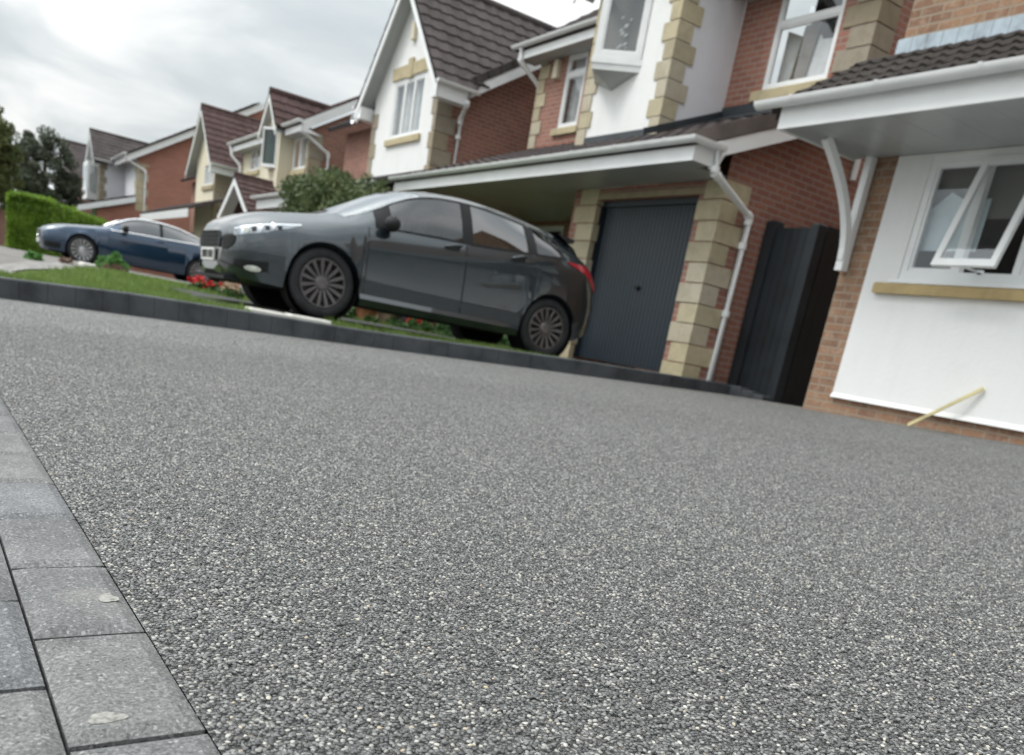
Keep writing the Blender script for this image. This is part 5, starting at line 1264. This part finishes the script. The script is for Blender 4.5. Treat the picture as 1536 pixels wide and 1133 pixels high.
def flowerbed(x, y, r_, label, mtl):
    f_ = thing('flower_clump', label, 'flowers')
    z_ = lz(x, y)
    leaves('foliage', clumps((x, y, z_ + .05), (r_, r_, .07), 24, 50, .06), .03, M['leaf_low'], f_)
    leaves('bloom', clumps((x, y, z_ + .10), (r_ * .9, r_ * .9, .05), 16, 40, .05), .028, mtl, f_)
    return f_
flowerbed(-12.8, 2.75, .23, 'red bedding flowers in the lawn near the coupe rear wheel', M['petal'])
flowerbed(-12.1, 2.95, .14, 'small pink flowers beside the red bedding clump', M['tan'])
flowerbed(-12.6, 5.75, .10, 'red flowers glimpsed beneath the grey car', M['petal'])
leaves_o = leaves('ground_cover', np.concatenate([clumps((-12.2, y_, -.06), (.4, .5, .10), 20, 60, .08) for y_ in np.arange(3.6, 7.2, .5)]), .035, M['leaf_low']); tag(leaves_o, kind='stuff')
def pot(x, y, r_, h, mt, label):
    p_ = thing('plant_pot', label, 'plant pot'); z_ = lz(x, y) - .01
    q = MB(); q.lathe((x, y, z_), (0, 0, 1), [(0, 0), (0, r_ * .72), (h * .82, r_ * .95), (h * .82, r_ * 1.06), (h, r_ * 1.08), (h, r_ * .95), (h * .9, r_ * .9), (h * .9, 0)], 20); q.build('pot', mt, p_, smooth=True, angle=40)
    leaves('foliage', clumps((x, y, z_ + h + .06), (r_, r_, .08), 14, 40, .06), .03, M['leaf_low'], p_)
pot(-12.4, 5.2, .16, .22, M['tan'], 'tan planter seen under the car beside the red flowers')
pot(-12.3, 4.85, .17, .2, M['terracotta'], 'brown terracotta planter under the car sill')
pot(-12.2, 6.35, .12, .24, M['cream'], 'cream pot under the car before its rear tyre')
pot(-11.6, 7.1, .15, .24, M['terracotta'], 'terracotta pot by the garage pillar behind the rear wheel')

# ------------------------------------------------------------------ sky, sun, camera
SUN_EL, SUN_AZ = R(52), R(205)
world = bpy.data.worlds.new('World'); sc.world = world; world.use_nodes = True
nt = world.node_tree; nt.nodes.clear()
out = nt.nodes.new('ShaderNodeOutputWorld'); bg = nt.nodes.new('ShaderNodeBackground'); bg.inputs['Strength'].default_value = .1
sky = nt.nodes.new('ShaderNodeTexSky'); sky.sky_type = 'NISHITA'; sky.sun_disc = False; sky.sun_elevation = SUN_EL; sky.sun_rotation = SUN_AZ
tc = nt.nodes.new('ShaderNodeTexCoord'); sp = nt.nodes.new('ShaderNodeSeparateXYZ'); L(nt, tc.outputs['Generated'], sp.inputs[0])
def mth(op, a, b=None, c=None):
    m = nt.nodes.new('ShaderNodeMath'); m.operation = op
    for i, x in enumerate((a, b, c)):
        if x is None: continue
        if isinstance(x, (int, float)): m.inputs[i].default_value = x
        else: L(nt, x, m.inputs[i])
    return m.outputs[0]
zc = mth('MAXIMUM', sp.outputs[2], 0.0); den = mth('ADD', zc, .22)
cv = nt.nodes.new('ShaderNodeCombineXYZ'); L(nt, mth('DIVIDE', sp.outputs[0], den), cv.inputs[0]); L(nt, mth('DIVIDE', sp.outputs[1], den), cv.inputs[1]); cv.inputs[2].default_value = 1.7
n1 = N(nt, 'ShaderNodeTexNoise', Scale=1.9, Detail=7, Roughness=.48, Distortion=.5); L(nt, cv.outputs[0], n1.inputs['Vector'])
cl = ramp(nt, n1.outputs['Fac'], [(.34, (5.7, 6.25, 6.5)), (.46, (6.7, 7.2, 7.35)), (.53, (8.0, 8.35, 8.4)), (.63, (10.4, 10.45, 10.3))])
elev = mth('MULTIPLY_ADD', zc, 1.3, .80)
# brighter towards the veiled sun, out over the street
dotv = nt.nodes.new('ShaderNodeVectorMath'); dotv.operation = 'DOT_PRODUCT'; L(nt, tc.outputs['Generated'], dotv.inputs[0]); 
sd = Vector((math.sin(SUN_AZ) * math.cos(SUN_EL), math.cos(SUN_AZ) * math.cos(SUN_EL), math.sin(SUN_EL))); dotv.inputs[1].default_value = sd
glow = mth('MULTIPLY_ADD', mth('POWER', mth('MAXIMUM', dotv.outputs['Value'], 0.), 3.), 1.1, 1.)
tot = mth('MULTIPLY', elev, glow)
clm = nt.nodes.new('ShaderNodeVectorMath'); clm.operation = 'SCALE'; L(nt, cl, clm.inputs[0]); L(nt, tot, clm.inputs['Scale'])
col = mix(nt, .94, sky.outputs[0], clm.outputs[0])
L(nt, col, bg.inputs[0]); L(nt, bg.outputs[0], out.inputs[0])
sl = bpy.data.lights.new('sun', 'SUN'); sl.energy = 1.4; sl.angle = R(18); sl.color = (1, .97, .92)
so_ = bpy.data.objects.new('sun', sl); COL.objects.link(so_); so_.rotation_euler = (-sd).to_track_quat('-Z', 'Y').to_euler()

cam = bpy.data.cameras.new('camera'); co = bpy.data.objects.new('camera', cam); COL.objects.link(co)
yaw, pitch, roll = R(56.06186), R(17.77), R(10.71354)
right = Vector((.50149546, .8468547, .17702944)); down = Vector((.35257695, -.01319127, -.93568984)); fwd = Vector((-.79005809, .53166071, -.30519681))
co.matrix_world = Matrix((right, -down, -fwd)).transposed().to_4x4()
cam.sensor_width = 36; cam.lens = 1308.576 / 1536 * 36; cam.shift_y = (940 - 566.5) / 1536
cam.clip_start = .02; cam.clip_end = 1500
cam.dof.use_dof = True; cam.dof.focus_distance = .85; cam.dof.aperture_fstop = 9.5
sc.camera = co
sc.view_settings.view_transform = 'Standard'; sc.view_settings.look = 'None'; sc.view_settings.exposure = 0; sc.view_settings.gamma = 1
sc.cycles.max_bounces = 6; sc.cycles.transparent_max_bounces = 12
